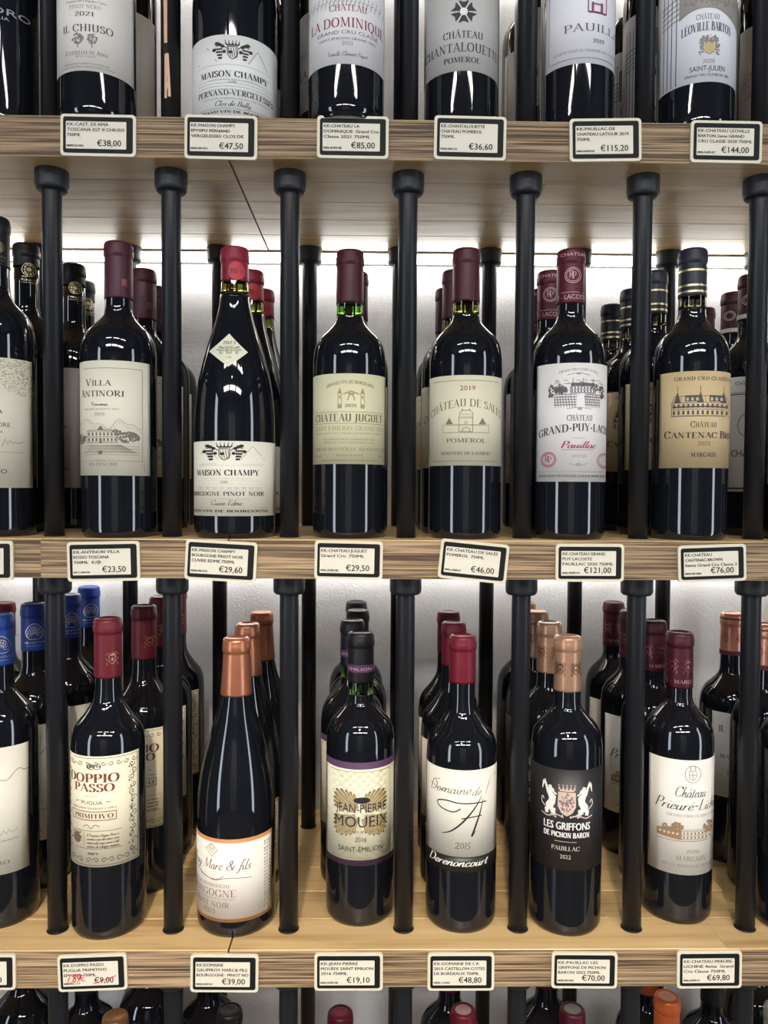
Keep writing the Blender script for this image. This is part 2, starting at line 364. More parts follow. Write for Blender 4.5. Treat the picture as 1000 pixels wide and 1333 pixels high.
        return mesh(name, V, Fc, m, parent, smooth=True)
    def shape(s, pts, m, parent, name='label', off=.0003):
        cx = sum(p[0] for p in pts)/len(pts); cy = sum(p[1] for p in pts)/len(pts); V = []; Fc = []; K = 5
        n = len(pts)
        for j in range(K+1):
            for x, y in pts: V.append(s.surf(s.X(cx+(x-cx)*j/K), s.Y(cy+(y-cy)*j/K), off))
        for j in range(K):
            for k in range(n): Fc.append((j*n+k, j*n+(k+1) % n, (j+1)*n+(k+1) % n, (j+1)*n+k))
        return mesh(name, V, Fc, m, parent)
    def done(s, parent, off=.00045):
        for i in s.inks: i.build(s.surf, parent, off)
        s.inks = []
# ------------------------------------------------------------------ small engraved pictures
def spiral(L, i, x, y, r, s=1, a0=0, w=.8, turns=1.25):
    L.line(i, [(x+s*r*(1-k/12)*math.cos(a0+k/12*turns*2*PI), y+r*(1-k/12)*math.sin(a0+k/12*turns*2*PI)) for k in range(12)], w)
def leaves(L, i, x, y, w, h, n, rnd, r=1.6):
    for _ in range(n):
        a = rnd.uniform(0, 2*PI); q = math.sqrt(rnd.random()); L.disc(i, x+w*q*math.cos(a), y+h*q*math.sin(a), r*rnd.uniform(.5, 1), n=6)
def crown(L, i, x, y, w, h):
    L.poly(i, [(x-w/2, y), (x+w/2, y), (x+w/2, y-h*.25), (x-w/2, y-h*.25)])
    for k in (-1, -.5, 0, .5, 1):
        q = x+k*w*.5
        L.poly(i, [(q-w*.08, y-h*.2), (q+w*.08, y-h*.2), (q+k*w*.08, y-h*.85)]); L.disc(i, q+k*w*.08, y-h*.9, w*.045, n=6)
def shield(L, i, x, y, w, h, lw=1):
    L.line(i, [(x-w/2, y-h/2), (x+w/2, y-h/2), (x+w/2, y+h*.1), (x+w*.3, y+h*.38), (x, y+h/2), (x-w*.3, y+h*.38), (x-w/2, y+h*.1), (x-w/2, y-h/2)], lw)
def champy_arms(L, i, x, y, w, h, seed=1):
    rnd = random.Random(seed)
    crown(L, i, x, y-h*.26, w*.30, h*.26); shield(L, i, x, y+h*.10, w*.24, h*.62, 1)
    for k in range(4): L.line(i, [(x-w*.10+k*w*.06, y-h*.16), (x-w*.04+k*w*.05, y+h*.32)], .8)
    L.poly(i, [(x-w*.1, y+h*.0), (x, y+h*.0), (x, y+h*.14), (x-w*.1, y+h*.14)])
    for s in (-1, 1):
        for k in range(16):
            r_ = k//4; L.disc(i, x+s*(w*.33-r_*w*.012+(k % 4-1.5)*w*.045*(1-r_*.2)), y-h*.08+r_*h*.15, w*.026, n=7)
        for a, b, c in ((.24, -.22, .05), (.37, -.36, .06), (.44, -.05, .05), (.2, .05, .045), (.30, -.30, .045)):
            L.disc(i, x+s*w*a, y+h*b, w*c, h*.09, n=7)
        L.line(i, [(x+s*w*.14, y-h*.1), (x+s*w*.26, y-h*.3), (x+s*w*.4, y-h*.22)], 1, smooth=3)
def building(L, i, x0, y0, x1, y1, bays=7, tower=True, roof=.3, floors=2, lw=.7, fill=False):
    w = x1-x0; h = y1-y0; ry = y0+h*roof
    L.line(i, [(x0, y1), (x1, y1)], lw*1.3); L.line(i, [(x0, ry), (x1, ry)], lw); L.line(i, [(x0, ry), (x0, y1)], lw); L.line(i, [(x1, ry), (x1, y1)], lw)
    for k in range(bays):
        cx = x0+w*(k+.5)/bays; bw = w/bays*.22
        for f in range(floors):
            a = ry+(y1-ry)*(f+.2)/floors; b = ry+(y1-ry)*(f+.8)/floors; L.rect(i, cx-bw, a, cx+bw, b)
    for f in range(1, floors): L.line(i, [(x0, ry+(y1-ry)*f/floors), (x1, ry+(y1-ry)*f/floors)], lw)
    if fill: L.rect(i, x0+w*.03, y0+h*.08, x1-w*.03, ry-lw)
    else:
        L.line(i, [(x0, ry), (x0+w*.05, y0+h*.1), (x1-w*.05, y0+h*.1), (x1, ry)], lw)
        for k in range(1, 12): L.line(i, [(x0+w*k/12, y0+h*.12), (x0+w*k/12, ry)], lw*.6)
    if tower:
        for cx in ((x0+x1)/2,) + ((x0+w*.1, x1-w*.1) if tower == 3 else ()):
            L.poly(i, [(cx-w*.06, ry), (cx+w*.06, ry), (cx, y0-h*.12)]); L.line(i, [(cx, y0-h*.1), (cx, y0-h*.35)], lw)
def landscape(L, i, x0, y0, x1, y1, seed, n=90):
    rnd = random.Random(seed); w = x1-x0; h = y1-y0
    for k in range(n//3): x = rnd.uniform(x0, x1); y = y0+h*rnd.uniform(0, .25); L.line(i, [(x, y), (x+w*.05, y-h*.03), (x+w*.09, y+h*.02)], .5)
    leaves(L, i, x0+w*.12, y0+h*.45, w*.13, h*.2, n//3, rnd, 1.5); leaves(L, i, x1-w*.12, y0+h*.45, w*.13, h*.2, n//3, rnd, 1.5)
    for k in range(n//4): x = rnd.uniform(x0, x1); y = y0+h*rnd.uniform(.7, 1); L.line(i, [(x, y), (x+(x-(x0+x1)/2)*.12+1, y+h*.05)], .6)
def monogram(L, i, x, y, r, w=1.1):
    L.ring(i, x, y, r, w); L.ring(i, x, y, r*.80, w*.8)
    L.text(i, 'R', x-r*.5, x+r*.15, y+r*.3, r*.9, T=.12); L.text(i, 'P', x-r*.1, x+r*.45, y+r*.45, r*.9, T=.12)
# ------------------------------------------------------------------ the setting
struct('wall_back', -2.4, 2.4, YWALL, YWALL+.1, 0, 2.8, WALLM)
struct('floor', -2.4, 2.4, -3.2, YWALL+.1, -.1, 0, wood('floor_oak', (.04, .025, .015), (.07, .05, .03), (.10, .07, .045), 2, 24, .35, .1, coat=.2))
struct('ceiling', -2.4, 2.4, -3.2, YWALL+.1, 2.8, 2.9, mat('ceiling_paint', (.10, .11, .13), .9, bump=(60, .1, .001)))
ROOM = mat('room_paint', (.05, .055, .065), .8, bump=(80, .1, .001))
struct('wall_left', -2.5, -2.4, -3.2, YWALL+.1, 0, 2.8, ROOM); struct('wall_right', 2.4, 2.5, -3.2, YWALL+.1, 0, 2.8, ROOM)
struct('wall_front', -2.4, 2.4, -3.3, -3.2, 0, 2.8, ROOM)
DAY = mat('window_daylight', (.80, .89, 1.0), .5, emit=WIN)
struct('window_1', -2.39, -2.37, -1.85, -1.25, .25, 2.62, DAY)
struct('window_2', 2.37, 2.39, -.95, -.55, .25, 2.62, DAY)
PAN = mat('ceiling_panel_glow', (1.0, .97, .93), .5, emit=PANEL)
for x, y, hw, hd, wh in ((-.72, -.75, .27, .05, 'front row, left'), (0.0, -.75, .27, .05, 'front row, middle'), (.72, -.75, .27, .05, 'front row, right'), (-.95, -2.0, .40, .16, 'added fill, back row, left'), (0, -2.0, .40, .16, 'added fill, back row, middle'), (.95, -2.0, .40, .16, 'added fill, back row, right')):  # back row is added fill that brightens the upright faces
    e = empty('ceiling_light', (x, y, 2.775))
    tag(e, 'ceiling light of the aisle behind the camera, ' + wh, 'ceiling light', 'ceiling lights over the aisle')
    box('diffuser', -hw, hw, -hd, hd, -.005, .004, PAN, e); box('housing', -hw-.01, hw+.01, -hd-.01, hd+.01, .004, .025, mat('lamp_white', (.7, .7, .7), .5), e)
e = empty('slatted_prop', (-.05, -3.15, 0)); tag(e, 'added pale slatted screen at the far wall behind the camera', 'prop')  # unseen slats added so the bottles reflect pale vertical stripes
for k in range(13):
    o_ = box('slat', -.62+k*.1, -.62+k*.1+.03+.03*((k*7) % 3)/2, -.03, 0, .05, 2.3, mat('prop_white', (.5, .5, .52), .6), e)
# ------------------------------------------------------------------ shelves: two boards per level, each glued up from staves
JX = atY(297, 208, YF).x
LEVEL = {'T': 'top', 'M': 'middle', 'B': 'lower', 'U': 'lowest'}
rnd = random.Random(5)
def stave(x0, x1, y0, y1, zt, front, parent):
    c = .0008; T_ = TH; z0, z1 = -T_, 0
    xs = (0, x1-x0)
    sec = [(y0+c, z0), (y1-c, z0), (y1, z0+c), (y1, z1-c), (y1-c, z1), (y0+c, z1), (y0, z1-c), (y0, z0+c)]
    V = [(x, y, z) for x in xs for y, z in sec]; Fc = [(k, (k+1) % 8, 8+(k+1) % 8, 8+k) for k in range(8)] + [tuple(range(7, -1, -1)), tuple(range(8, 16))]
    mi = [0]*10
    if front: mi[6] = 1
    o = mesh('stave', V, Fc, [FACE, EDGE], parent, mi=mi); o.location = (x0, 0, 0); return o
def shelf(lv, x0, x1, side):
    e = empty('wooden_shelf', (0, 0, ZS[lv] if lv != 'X' else ZTOP))
    tag(e, '%s wooden shelf board %s of the seam, glued from long staves' % ({'T': 'top', 'M': 'middle', 'B': 'lower, warmly lit', 'U': 'lowest, hidden'}[lv], side), 'shelf', 'shelf boards of the wine rack')
    n = 6; dy = (YWALL-.0012-YF)/n
    for r in range(n):
        x = x0
        while x < x1-1e-6:
            l = rnd.uniform(.24, .52); xe = min(x1, x+l)
            if x1-xe < .12: xe = x1
            stave(x, xe-.0002, YF+r*dy, YF+(r+1)*dy-.0001, ZS[lv], r == 0, e); x = xe
for lv in 'TMBU':
    shelf(lv, -1.05, JX-.0008, 'left'); shelf(lv, JX+.0008, 1.05, 'right')
# LED strips under the shelves, at the wall
DIFF = mat('led_diffuser', (1.0, .985, .95), .5, emit=LED); ALU = mat('led_aluminium', (.72, .72, .68), .5)
for nm, zu in (('above the frame over the top shelf', ZS['T']+.405-TH), ('under the top shelf', ZS['T']-TH), ('under the middle shelf', ZS['M']-TH), ('under the lower shelf', ZS['B']-TH)):
    e = empty('led_strip', (0, 0, zu)); tag(e, 'glowing white light strip along the wall ' + nm, 'light strip')
    if nm == 'under the lower shelf': dm = mat('led_diffuser_dim', (1.0, .985, .95), .5, emit=LED*.35)
    else: dm = DIFF
    a0, a1 = YWALL-.046, YWALL-.024; am = (a0+a1)/2
    sec = [(a0, -.0030), (am, -.0128), (a1, -.0030), (a1, -.0024), (a0, -.0024)]
    n_ = 5; EX = lambda sec: [(x, y, z) for x in (-1.04, 1.04) for y, z in sec]
    mesh('diffuser', EX(sec), [(k, (k+1) % n_, n_+(k+1) % n_, n_+k) for k in range(n_)]+[(4, 3, 2, 1, 0), (5, 6, 7, 8, 9)], dm, e)
    box('profile', -1.04, 1.04, a0-.0008, a1+.0008, -.0023, -.0004, ALU, e)
    box('lower_lip', -1.04, 1.04, am-.003, am+.003, -.0146, -.0131, ALU, e)
struct('trim_1', -1.05, 1.05, YF, YWALL-.001, ZTOP-TH, ZTOP, FACE)
# ------------------------------------------------------------------ posts
def post(x, y, z0, z1, label, r=.0097):
    e = empty('rack_post', (x, y, z0)); tag(e, label, 'post', 'black posts of the wine rack'); h = z1-z0
    lathe('tube', [(0, -.001), (r, -.001), (r, h-.012)], POST, e, 28)
    c = r*1.68
    lathe('cap', [(0, h-.0195), (c*.86, h-.0195), (c*.97, h-.0175), (c, h-.015), (c, h-.001), (c, h), (0, h)], CAPM, e, 28)
    lathe('foot_hole', [(r+.0012, .0003), (r, .0006), (r, .002)], CAPM, e, 28)
    return e
ORD = ['far left outside the frame', 'leftmost', 'second from the left', 'third from the left', 'fourth from the left', 'fourth from the right', 'third from the right', 'second from the right', 'rightmost', 'far right outside the frame']
for lv, up, nm in (('T', ZTOP-TH, 'standing on the top shelf'), ('M', ZS['T']-TH, 'between middle and top shelf'), ('B', ZS['M']-TH, 'between lower and middle shelf'), ('U', ZS['B']-TH, 'below the lower shelf')):
    for k in range(-1, 8):
        p = post(PX0+k*PDX, PYF, ZS[lv], up, 'round black front post %s, %s' % (nm, ORD[k+1] if k < 7 else ORD[-1]))
        if lv == 'T' and k == 1:                             # copper letters running up this post
            sx = Ink((.62, .38, .25), 'lettering', rough=.4)
            L = Lab(0, 12, .0097, math.atan2(p.location.x, p.location.y), lambda py, p=p: atY(222, py, PYF).z-ZS['T'], lambda z: .0097)
            L.cx = proj((p.location.x, PYF, ZS['T']+.06))[0]; L.inks.append(sx)
            c = L.cx-5
            L.poly(sx, [(c-3.2, 6), (c+1, 6), (c+1, 63), (c-2.6, 63)])
            L.poly(sx, [(c-2.2, 77), (c+1.6, 76), (c+.4, 134), (c-2.4, 134)]); L.poly(sx, [(c+.6, 77), (c+2.6, 77), (c+5, 132), (c+1.8, 132)])
            L.poly(sx, [(c-.4, 113), (c+2.4, 113), (c+2.6, 122), (c-.2, 122)])
            L.done(p.children[0], .0003)
    for k in range(-2, 9):
        post(PX0+k*PDX, PYR, ZS[lv], up, 'round black rear post %s near the wall, %s' % (nm, {-2: 'outermost left', -1: 'first on the left', 0: 'behind the leftmost bottles', 1: 'second lane', 2: 'third lane', 3: 'fourth lane', 4: 'fifth lane', 5: 'sixth lane', 6: 'seventh lane', 7: 'eighth lane', 8: 'outermost right'}[k]))
# ------------------------------------------------------------------ bottles
def profile(shape, R, Hh):
    base = [(R*.30, .012), (R*.84, .0), (R*.93, .0012), (R*.985, .0045), (R, .010), (R, .020)]
    if shape == 'burg':
        P = base+[(R, .105), (R, .115), (R*.992, .127), (R*.965, .142), (R*.90, .161), (R*.79, .181), (R*.655, .201), (R*.50, .221), (R*.395, .239), (.0142, .256), (.0135, .268), (.0134, .275)]
    elif shape == 'sloped':
        P = base+[(R, .160), (R, .172), (R*.993, .180), (R*.965, .1885), (R*.89, .196), (R*.77, .202), (R*.62, .2085), (R*.43, .2195), (R*.375, .228), (.0136, .236), (.0135, .26)]
    else:
        P = base+[(R, .165), (R, .176), (R*.993, .187), (R*.953, .1975), (R*.885, .204), (R*.79, .2097), (R*.63, .2157), (R*.44, .2235), (R*.375, .2305), (.0136, .240), (.0134, .26)]
    k = Hh/.300
    P = [(r, z*k if z > .02 else z) for r, z in P]
    return [(0, .014)] + catmull(P[:6], 4) + catmull(P[6:], 4)
def rint(pr):
    def f(z):
        for a, b in zip(pr[21:], pr[22:]):
            if a[1] <= z <= b[1]: return a[0]+(b[0]-a[0])*(z-a[1])/(b[1]-a[1] or 1)
        return pr[-1][0] if z > .1 else pr[21][0]
    return f
def capmat(rgb, metal=0.0, rough=.34):
    q = 1 if metal else .52
    return mat('capsule_%d_%d_%d' % tuple(int(c*999) for c in rgb), tuple(c*q for c in rgb), rough, metal, spec=.35, bump=(140, .12, .0006))
LABM = lambda rgb, rough=.62: mat('label_paper_%d_%d_%d' % tuple(int(c*999) for c in rgb), rgb, rough, bump=(1400, .10, .0002))
def bottle(lv, cx, Y, captop=None, capbot=None, shape='bdx', cap=(.15, .02, .03), label='', group=None, R=.0375, neck=None, face=None, capface=None, Hh=None, metal=0, captopc=None, pyref=600):
    zs = ZS[lv]; up = lv in 'TM'
    X = atY(cx, {'T': 100, 'M': 550, 'B': 1050, 'U': 1333}[lv], Y).x
    if Hh is None: Hh = atY(cx, captop, Y-.0145 if up else Y+.012).z - zs
    zc = atY(cx, capbot, Y-.014).z - zs if capbot else Hh-.056
    az = math.atan2(X, Y)
    root = empty('wine_bottle', (X, Y, zs)); tag(root, label, 'wine bottle', group)
    pr = profile(shape, R, Hh)
    f0 = rint(pr)
    ztop = zc+.004
    zn = zc-.013 if neck else ztop
    rn = f0(zc)
    pg = [p for p in pr if p[1] < zn or p in pr[:6]] + [(f0(zn), zn), (0, zn)]
    lathe('glass_body', pg, GLASS, root, 56)
    if neck:
        k = mat('neck_glass_%d' % int(neck[0]*99), neck, .02, trans=1)
        zz = [zn+.0002+(ztop-zn)*j/4 for j in range(5)]
        lathe('neck_glass', [(0, zz[0])] + [(f0(z), z) for z in zz] + [(0, zz[-1])], k, root, 40)
    # capsule: straight skirt, lip, rounded rim, slightly sunken top
    b = max(f0(zc), .0134)+.0006; c = .0139
    pc = [(b-.0006, zc+.0002), (b, zc), (b, zc+.002), (c, Hh-.0172), (c-.0002, Hh-.0160), (c+.0001, Hh-.0153), (c+.0007, Hh-.0143), (c+.0009, Hh-.0125), (c+.0009, Hh-.0075), (c+.0003, Hh-.0062), (c+.0004, Hh-.0040), (c-.0002, Hh-.0016), (c-.0014, Hh-.0004), (c-.0030, Hh), (c-.0042, Hh-.0006), (c-.0055, Hh-.0013), (0, Hh-.0013)]
    co_ = lathe('capsule', pc, capmat(cap, metal, .46 if not metal else .33), root, 48)
    if captopc:
        lathe('capsule_top', [(c-.0046, Hh-.0012), (c-.0052, Hh-.0006), (c-.007, Hh-.0008), (0, Hh-.0008)], capmat(captopc, .6, .4), co_, 30)
    rpx = F*R/(Y*math.cos(az))
    if face:
        L = Lab(cx, rpx, R, az, lambda py: atY(cx, py, Y-R).z-zs, f0); face(L, root)
    if capface:
        cf = lambda z: b+(c-b)*min(1, max(0, (z-zc-.002)/(Hh-.0175-zc-.002))) if z < Hh-.0165 else c+.0010
        ctop = atY(cx, 0, Y).x
        q = proj((X, Y-c, zs+Hh-.02))[0]
        L = Lab(q, F*c/((Y-.0)*math.cos(az)), c, az, lambda py: atY(cx, py, Y-c).z-zs, cf); capface(L, co_)
    root['R_'] = R; root['H_'] = Hh
    return root
def copy_tree(o, parent=None):
    c = o.copy(); C.objects.link(c)
    if parent: c.parent = parent
    for ch in list(o.children): copy_tree(ch, c)
    return c
ALLB = []
NTH = ['first', 'second', 'third', 'fourth']
def rears(root, lv, spots, desc, group):
    ALLB.append(root)
    root['group'] = group
    for k, (px, Y) in enumerate(spots):
        c = copy_tree(root); pyc = {'T': 0, 'M': 380, 'B': 800, 'U': 1300}[lv]
        c.location = (atY(px, pyc, Y).x, Y, ZS[lv]); c['label'] = desc % ('bottle', NTH[k+1]); c['group'] = group
        c.rotation_euler.z = random.Random(px*7+k).uniform(-.12, .12)
        ALLB.append(c)
BLK = (.012, .012, .014)
# ---- middle shelf
def f_m0(L, b):
    p = L.paper(-92, 464, 41, 635, LABM((.68, .64, .52)), b)
    t = L.ink((.42, .33, .22)); rnd = random.Random(3)
    for k in range(420):
        x = rnd.uniform(-12, 41); y = 465+rnd.uniform(0, 50)
        if (x-26)**2/40**2+(y-462)**2/50**2 < 1: L.poly(t, [(x, y), (x+1.6, y), (x+1.6, y+.7), (x, y+.7)])
    d = L.ink(BLK); L.text(d, 'AIA', -24, 3, 537, 8, 'sans'); L.text(d, 'GGIORE', -18, 12, 555, 5.5, 'sans'); L.text(d, 'TOSCANA', -15, 3, 563, 3, 'sans'); L.text(d, 'SSORO', -26, 8, 616, 5.5, 'sans')
    L.line(d, [(2, 581), (6, 570), (9, 578), (12, 572), (15, 577), (18, 574), (22, 576), (30, 573)], .5, smooth=2); L.line(d, [(0, 588), (28, 588)], .35); L.done(p)
def f_m0b(L, b):
    p = L.paper(-92, 464, 48, 635, LABM((.46, .42, .40)), b)  # shade of the rear lane put into this greyer paper colour
    d = L.ink(BLK); r = L.ink((.12, .02, .025), 'emblem')
    L.rect(r, 2, 488, 22, 516); L.text(d, 'ASSAIA', -24, 26, 530, 6.5, 'sans'); L.text(d, 'PERDITORE', -18, 30, 550, 3.5, 'sans'); L.text(d, 'ALASSORO', -26, 30, 610, 4.5, 'sans'); L.line(d, [(-10, 572), (0, 566), (8, 572), (20, 567), (28, 570)], .5, smooth=2); L.done(p)
def c_m0(L, c):
    g = L.ink((.50, .42, .24), 'emblem', metal=1, rough=.35); x = L.cx+4
    L.ring(g, x, 320, 7, .8); L.ring(g, x, 320, 5, .6); L.disc(g, x, 320, 2.5, n=8)
    for k in range(8): a = k*PI/4; L.line(g, [(x+2.5*math.cos(a), 320+2.5*math.sin(a)), (x+6*math.cos(a), 320+6*math.sin(a))], .6)
    L.text(g, 'TENUTA', x-10, x+9, 334, 2.5, 'sans'); L.line(g, [(x-7, 337), (x+8, 337)], .5); L.done(c)
D0 = 'black capped %s with gold emblem, left edge lane of middle shelf, %s from front'
r = bottle('M', -4, .80, 278, 345, cap=(.012, .012, .016), label='tall bottle cut by the left edge, middle shelf front, cream label with tan stipple', face=f_m0, capface=c_m0)
ALLB.append(r)
r0 = bottle('M', 36, .886, 312, 345, cap=(.012, .012, .016), face=f_m0b, capface=None, Hh=r['H_'], label=D0 % ('bottle', 'second'))
L = None
def emb(root, col, kind):                                   # emblem printed on the capsule of a rear bottle, facing out
    ch = [o for o in root.children if o.name.startswith('capsule')][0]; Hh = root['H_']
    az = math.atan2(root.location.x, root.location.y); Y = root.location.y; cx = 500; mp = .85
    L = Lab(0, 16, .0141, az, lambda py: Hh-.019-py*.0008, lambda z: .0143)
    kind(L, ch)
def k_gold(L, c):
    g = L.ink((.55, .46, .26), 'emblem', metal=1, rough=.35)
    L.ring(g, 3, 15, 8, .9, ry=9); L.ring(g, 3, 15, 5.5, .7, ry=6.5); L.disc(g, 3, 15, 2.5, n=8)
    for k in range(10): a = k*PI/5; L.line(g, [(3+2.5*math.cos(a), 15+2.5*math.sin(a)), (3+7*math.cos(a), 15+8*math.sin(a))], .7)
    L.text(g, 'TENUTE', -7, 13, 31, 3, 'sans'); L.line(g, [(-6, 33), (12, 33)], .6); L.done(c)
emb(r0, None, k_gold)
rears(r0, 'M', [(96, .964), (109, 1.042)], D0, 'tall bottles in the left edge lane')
for o, w_ in zip(ALLB[-2:], ('third', 'fourth')): o['label'] = D0 % ('bottle', w_)

def f_m1(L, b):
    p = L.paper(103, 469, 194, 619, LABM((.74, .70, .57)), b); d = L.ink((.05, .045, .04)); g = L.ink((.30, .27, .21)); e = L.ink((.16, .14, .11), 'engraving')
    L.line(g, [(112, 479), (184, 479)], .6); L.line(g, [(184, 479), (184, 607)], .6); L.line(g, [(108, 600), (184, 600)], .5)
    L.text(d, 'Villa', 115, 146, 502, 9); L.text(d, 'Antinori', 109, 162, 516, 9.5, T=.15)
    L.text(d, 'Toscana', 121, 141, 528, 4.5, 'script'); L.text(g, 'INDICAZIONE GEOGRAFICA TIPICA', 113, 156, 533.5, 2); L.text(g, '2022', 125, 138, 541, 3.8)
    rnd = random.Random(4)
    for k in range(26):
        x = 108+k*2.9; y = 552-5*math.sin(k*.45)-3*math.sin(k*.9); L.line(e, [(x, y), (x+2.9, 552-5*math.sin((k+1)*.45)-3*math.sin((k+1)*.9))], .5)
        L.line(e, [(x, y+2), (x+1.5, y+6)], .35)
    building(L, e, 116, 558, 153, 576, 8, False, .18, 2, .6); L.poly(e, [(128, 560), (137, 560), (132.5, 554)]); L.rect(e, 131, 571, 134, 577)
    leaves(L, e, 110, 571, 5, 6, 45, rnd, 1.5); leaves(L, e, 166, 569, 14, 7, 110, rnd, 1.6); leaves(L, e, 152, 563, 6, 4, 25, rnd, 1.3)
    for k in range(26): x = 107+k*2.8; L.line(e, [(x, 590), (132+(x-132)*.55, 579)], .55)
    for y in (581, 584, 588, 592): L.line(e, [(108, y), (180, y)], .4)
    L.disc(e, 132, 589, 3, 2.4, n=8); L.line(e, [(129, 587), (131, 590), (135, 586)], .7)
    L.text(g, 'ANTINORI', 117, 153, 606.5, 4.5, T=.16); L.text(g, 'MARCHESI', 127, 138, 600, 1.8)
    for k in range(6): L.line(g, [(186, 602+k*2), (187, 602+k*2)], .8)
    L.done(p)
def c_crest(col, cy, w=11, h=13, dx=3):
    def f(L, c):
        g = L.ink(col, 'emblem', metal=1, rough=.4); x = L.cx+dx
        shield(L, g, x, cy+h*.06, w*.42, h*.62, 1.1); crown(L, g, x, cy-h*.26, w*.42, h*.26); L.disc(g, x, cy+h*.04, w*.10, h*.13, n=6)
        rr = random.Random(7)
        for s_ in (-1, 1):
            for k in range(9): L.disc(g, x+s_*w*(.33+.10*math.sin(k*1.9)), cy-h*.42+k*h*.105, w*.075, h*.055, n=5)
        L.done(c)
    return f
r = bottle('M', 155.5, .795, 311, 387, cap=(.115, .022, .045), label='middle shelf bottle with cream villa engraving label, second lane from the left edge, front', face=f_m1, capface=c_crest((.35, .12, .10), 367, 8, 11, 7))
rears(r, 'M', [(187, .892), (206, .968), (219, 1.045)], 'burgundy-capped %s behind the villa engraving label on the middle shelf, %s from the front', 'villa engraving bottles on the middle shelf')

def f_m2(L, b):
    p = L.paper(235, 574, 372, 672, LABM((.76, .74, .63)), b); d = L.ink(BLK); g = L.ink((.50, .48, .38)); 
    g2 = L.ink((.58, .56, .46), lift=-.0001)
    champy_arms(L, d, 293, 589, 56, 24, 2)
    for a, c in ((258, 285), (313, 343)): L.line(g2, [(a, 598), ((a+c)/2, 580), (c, 598)], 1.6); L.line(g2, [(a, 604), (c, 604)], .8)
    for y in (606, 626, 630, 634, 638): L.line(g2, [(256, y), (340, y)], .6)
    for k in range(9): L.rect(g2, 260+k*9, 634, 266+k*9, 637)
    L.text(d, 'MAISON CHAMPY', 259, 336, 619, 7.5, T=.2, tt=.05); L.text(g, 'LA PLUS ANCIENNE MAISON DE BOURGOGNE', 264, 327, 624, 2); L.text(d, '-1720-', 287, 298, 629, 2.6)
    L.text(d, 'BOURGOGNE PINOT NOIR', 252, 342, 645.5, 5.5, T=.17); L.text(g, 'APPELLATION BOURGOGNE CONTROLEE', 266, 325, 650.5, 2)
    L.text(d, 'Cuvée Edme', 276, 314, 658, 7, 'script', slant=.35, T=.10, tt=.03); L.text(d, 'GRAND VIN DE BOURGOGNE', 250, 348, 667, 3.2, T=.2, tt=.08)
    L.line(g, [(252, 661), (346, 661)], .5); L.done(p)
    LB = L; L = Lab(306, 36.5, .0290, LB.az, LB.zof, LB.rfun); A_, B_, C_, D_ = (275.5, 453), (298, 430), (321, 455), (299, 476)
    lp = lambda a, b: [(a[0]+(b[0]-a[0])*k/8, a[1]+(b[1]-a[1])*k/8) for k in range(8)]
    q = L.shape(lp(A_, B_)+lp(B_, C_)+lp(C_, D_)+lp(D_, A_), LABM((.72, .72, .56)), b, 'neck_label')
    e = L.ink((.30, .30, .2), 'emblem'); d = L.ink(BLK); champy_arms(L, e, 299, 453, 30, 13, 3); L.text(d, '2023', 291, 307, 445, 4.5); L.text(d, '1720', 296, 302, 464, 1.6)
    L.done(q)
def _m2(L, b):
    f_m2(L, b)
r = None
def c_m2(L, c):
    d = L.ink((.03, .012, .012)); a = L.ink((.50, .035, .06), 'band', lift=-.0001); L.disc(a, L.cx+2, 352, 11, 12, n=20)
    L.text(d, '1720 -', L.cx-14, L.cx+9, 356, 7, T=.16); L.done(c)
r = bottle('M', 306, .795, 318, 364, shape='burg', R=.041, cap=(.40, .022, .055), neck=(.20, .22, .03), label='middle shelf burgundy-shaped bottle with bright pink-red capsule and white diamond neck label, front', face=_m2, capface=c_m2)
rears(r, 'M', [(327, .878), (342, .9605)], 'sloping-shouldered %s behind the one with the diamond neck label, middle shelf, %s from the front', 'burgundy-shaped bottles on the middle shelf')

def f_m3(L, b):
    p = L.paper(406, 486, 500.5, 604, LABM((.66, .63, .42)), b); d = L.ink((.17, .14, .07)); e = L.ink((.38, .30, .13), 'engraving')
    L.text(d, 'GRAND VIN DE BORDEAUX', 427, 485, 499, 4, arch=5, T=.13)
    for x in (443, 471): L.frame(e, x-2.2, 512, x+2.2, 531, .8); L.poly(e, [(x-2.6, 512), (x+2.6, 512), (x, 504)]); L.rect(e, x-1, 515, x+1, 519); L.rect(e, x-2.5, 526, x+2.5, 531)
    L.line(e, [(447, 513), (452, 511), (457, 509), (462, 511), (467, 513)], 1.4, smooth=2); L.line(e, [(453, 521), (454, 516), (457, 513), (460, 516), (461, 521)], 1.4, smooth=2); L.rect(e, 453, 511, 461, 513.5)
    L.text(d, '2021', 449, 464, 530, 4.2, T=.16); L.line(d, [(413, 536), (496, 536)], .5); L.line(d, [(413, 551), (496, 551)], .5)
    L.text(d, 'CHATEAU JUGUET', 413, 496, 548.5, 10, T=.2); L.text(e, 'SAINT ÉMILION GRAND CRU', 413, 497, 560, 5.5, T=.12); L.text(e, 'APPELLATION SAINT ÉMILION GRAND CRU CONTROLEE', 414, 496, 565, 2)
    L.text(e, 'MIS EN BOUTEILLE PAR SCEA LANDRODIE PERE ET FILS', 423, 486, 573, 2.4); L.text(e, 'PROPRIETAIRE A ST PEY D ARMENS GIRONDE FRANCE', 424, 486, 577, 2)
    L.text(e, 'MIS EN BOUTEILLE AU CHATEAU', 413, 498, 586.5, 4, T=.13); L.text(e, 'PRODUCE OF FRANCE', 439, 472, 594, 2.4); L.text(e, '13% vol', 413, 421, 595, 3, 'sans'); L.text(e, '75 cl', 492, 497, 595, 3, 'sans')
    L.text(d, 'CONTIENT DES SULFITES  ENTHALT SULFITE  SOLFITI', 420, 489, 600, 1.5); L.done(p)
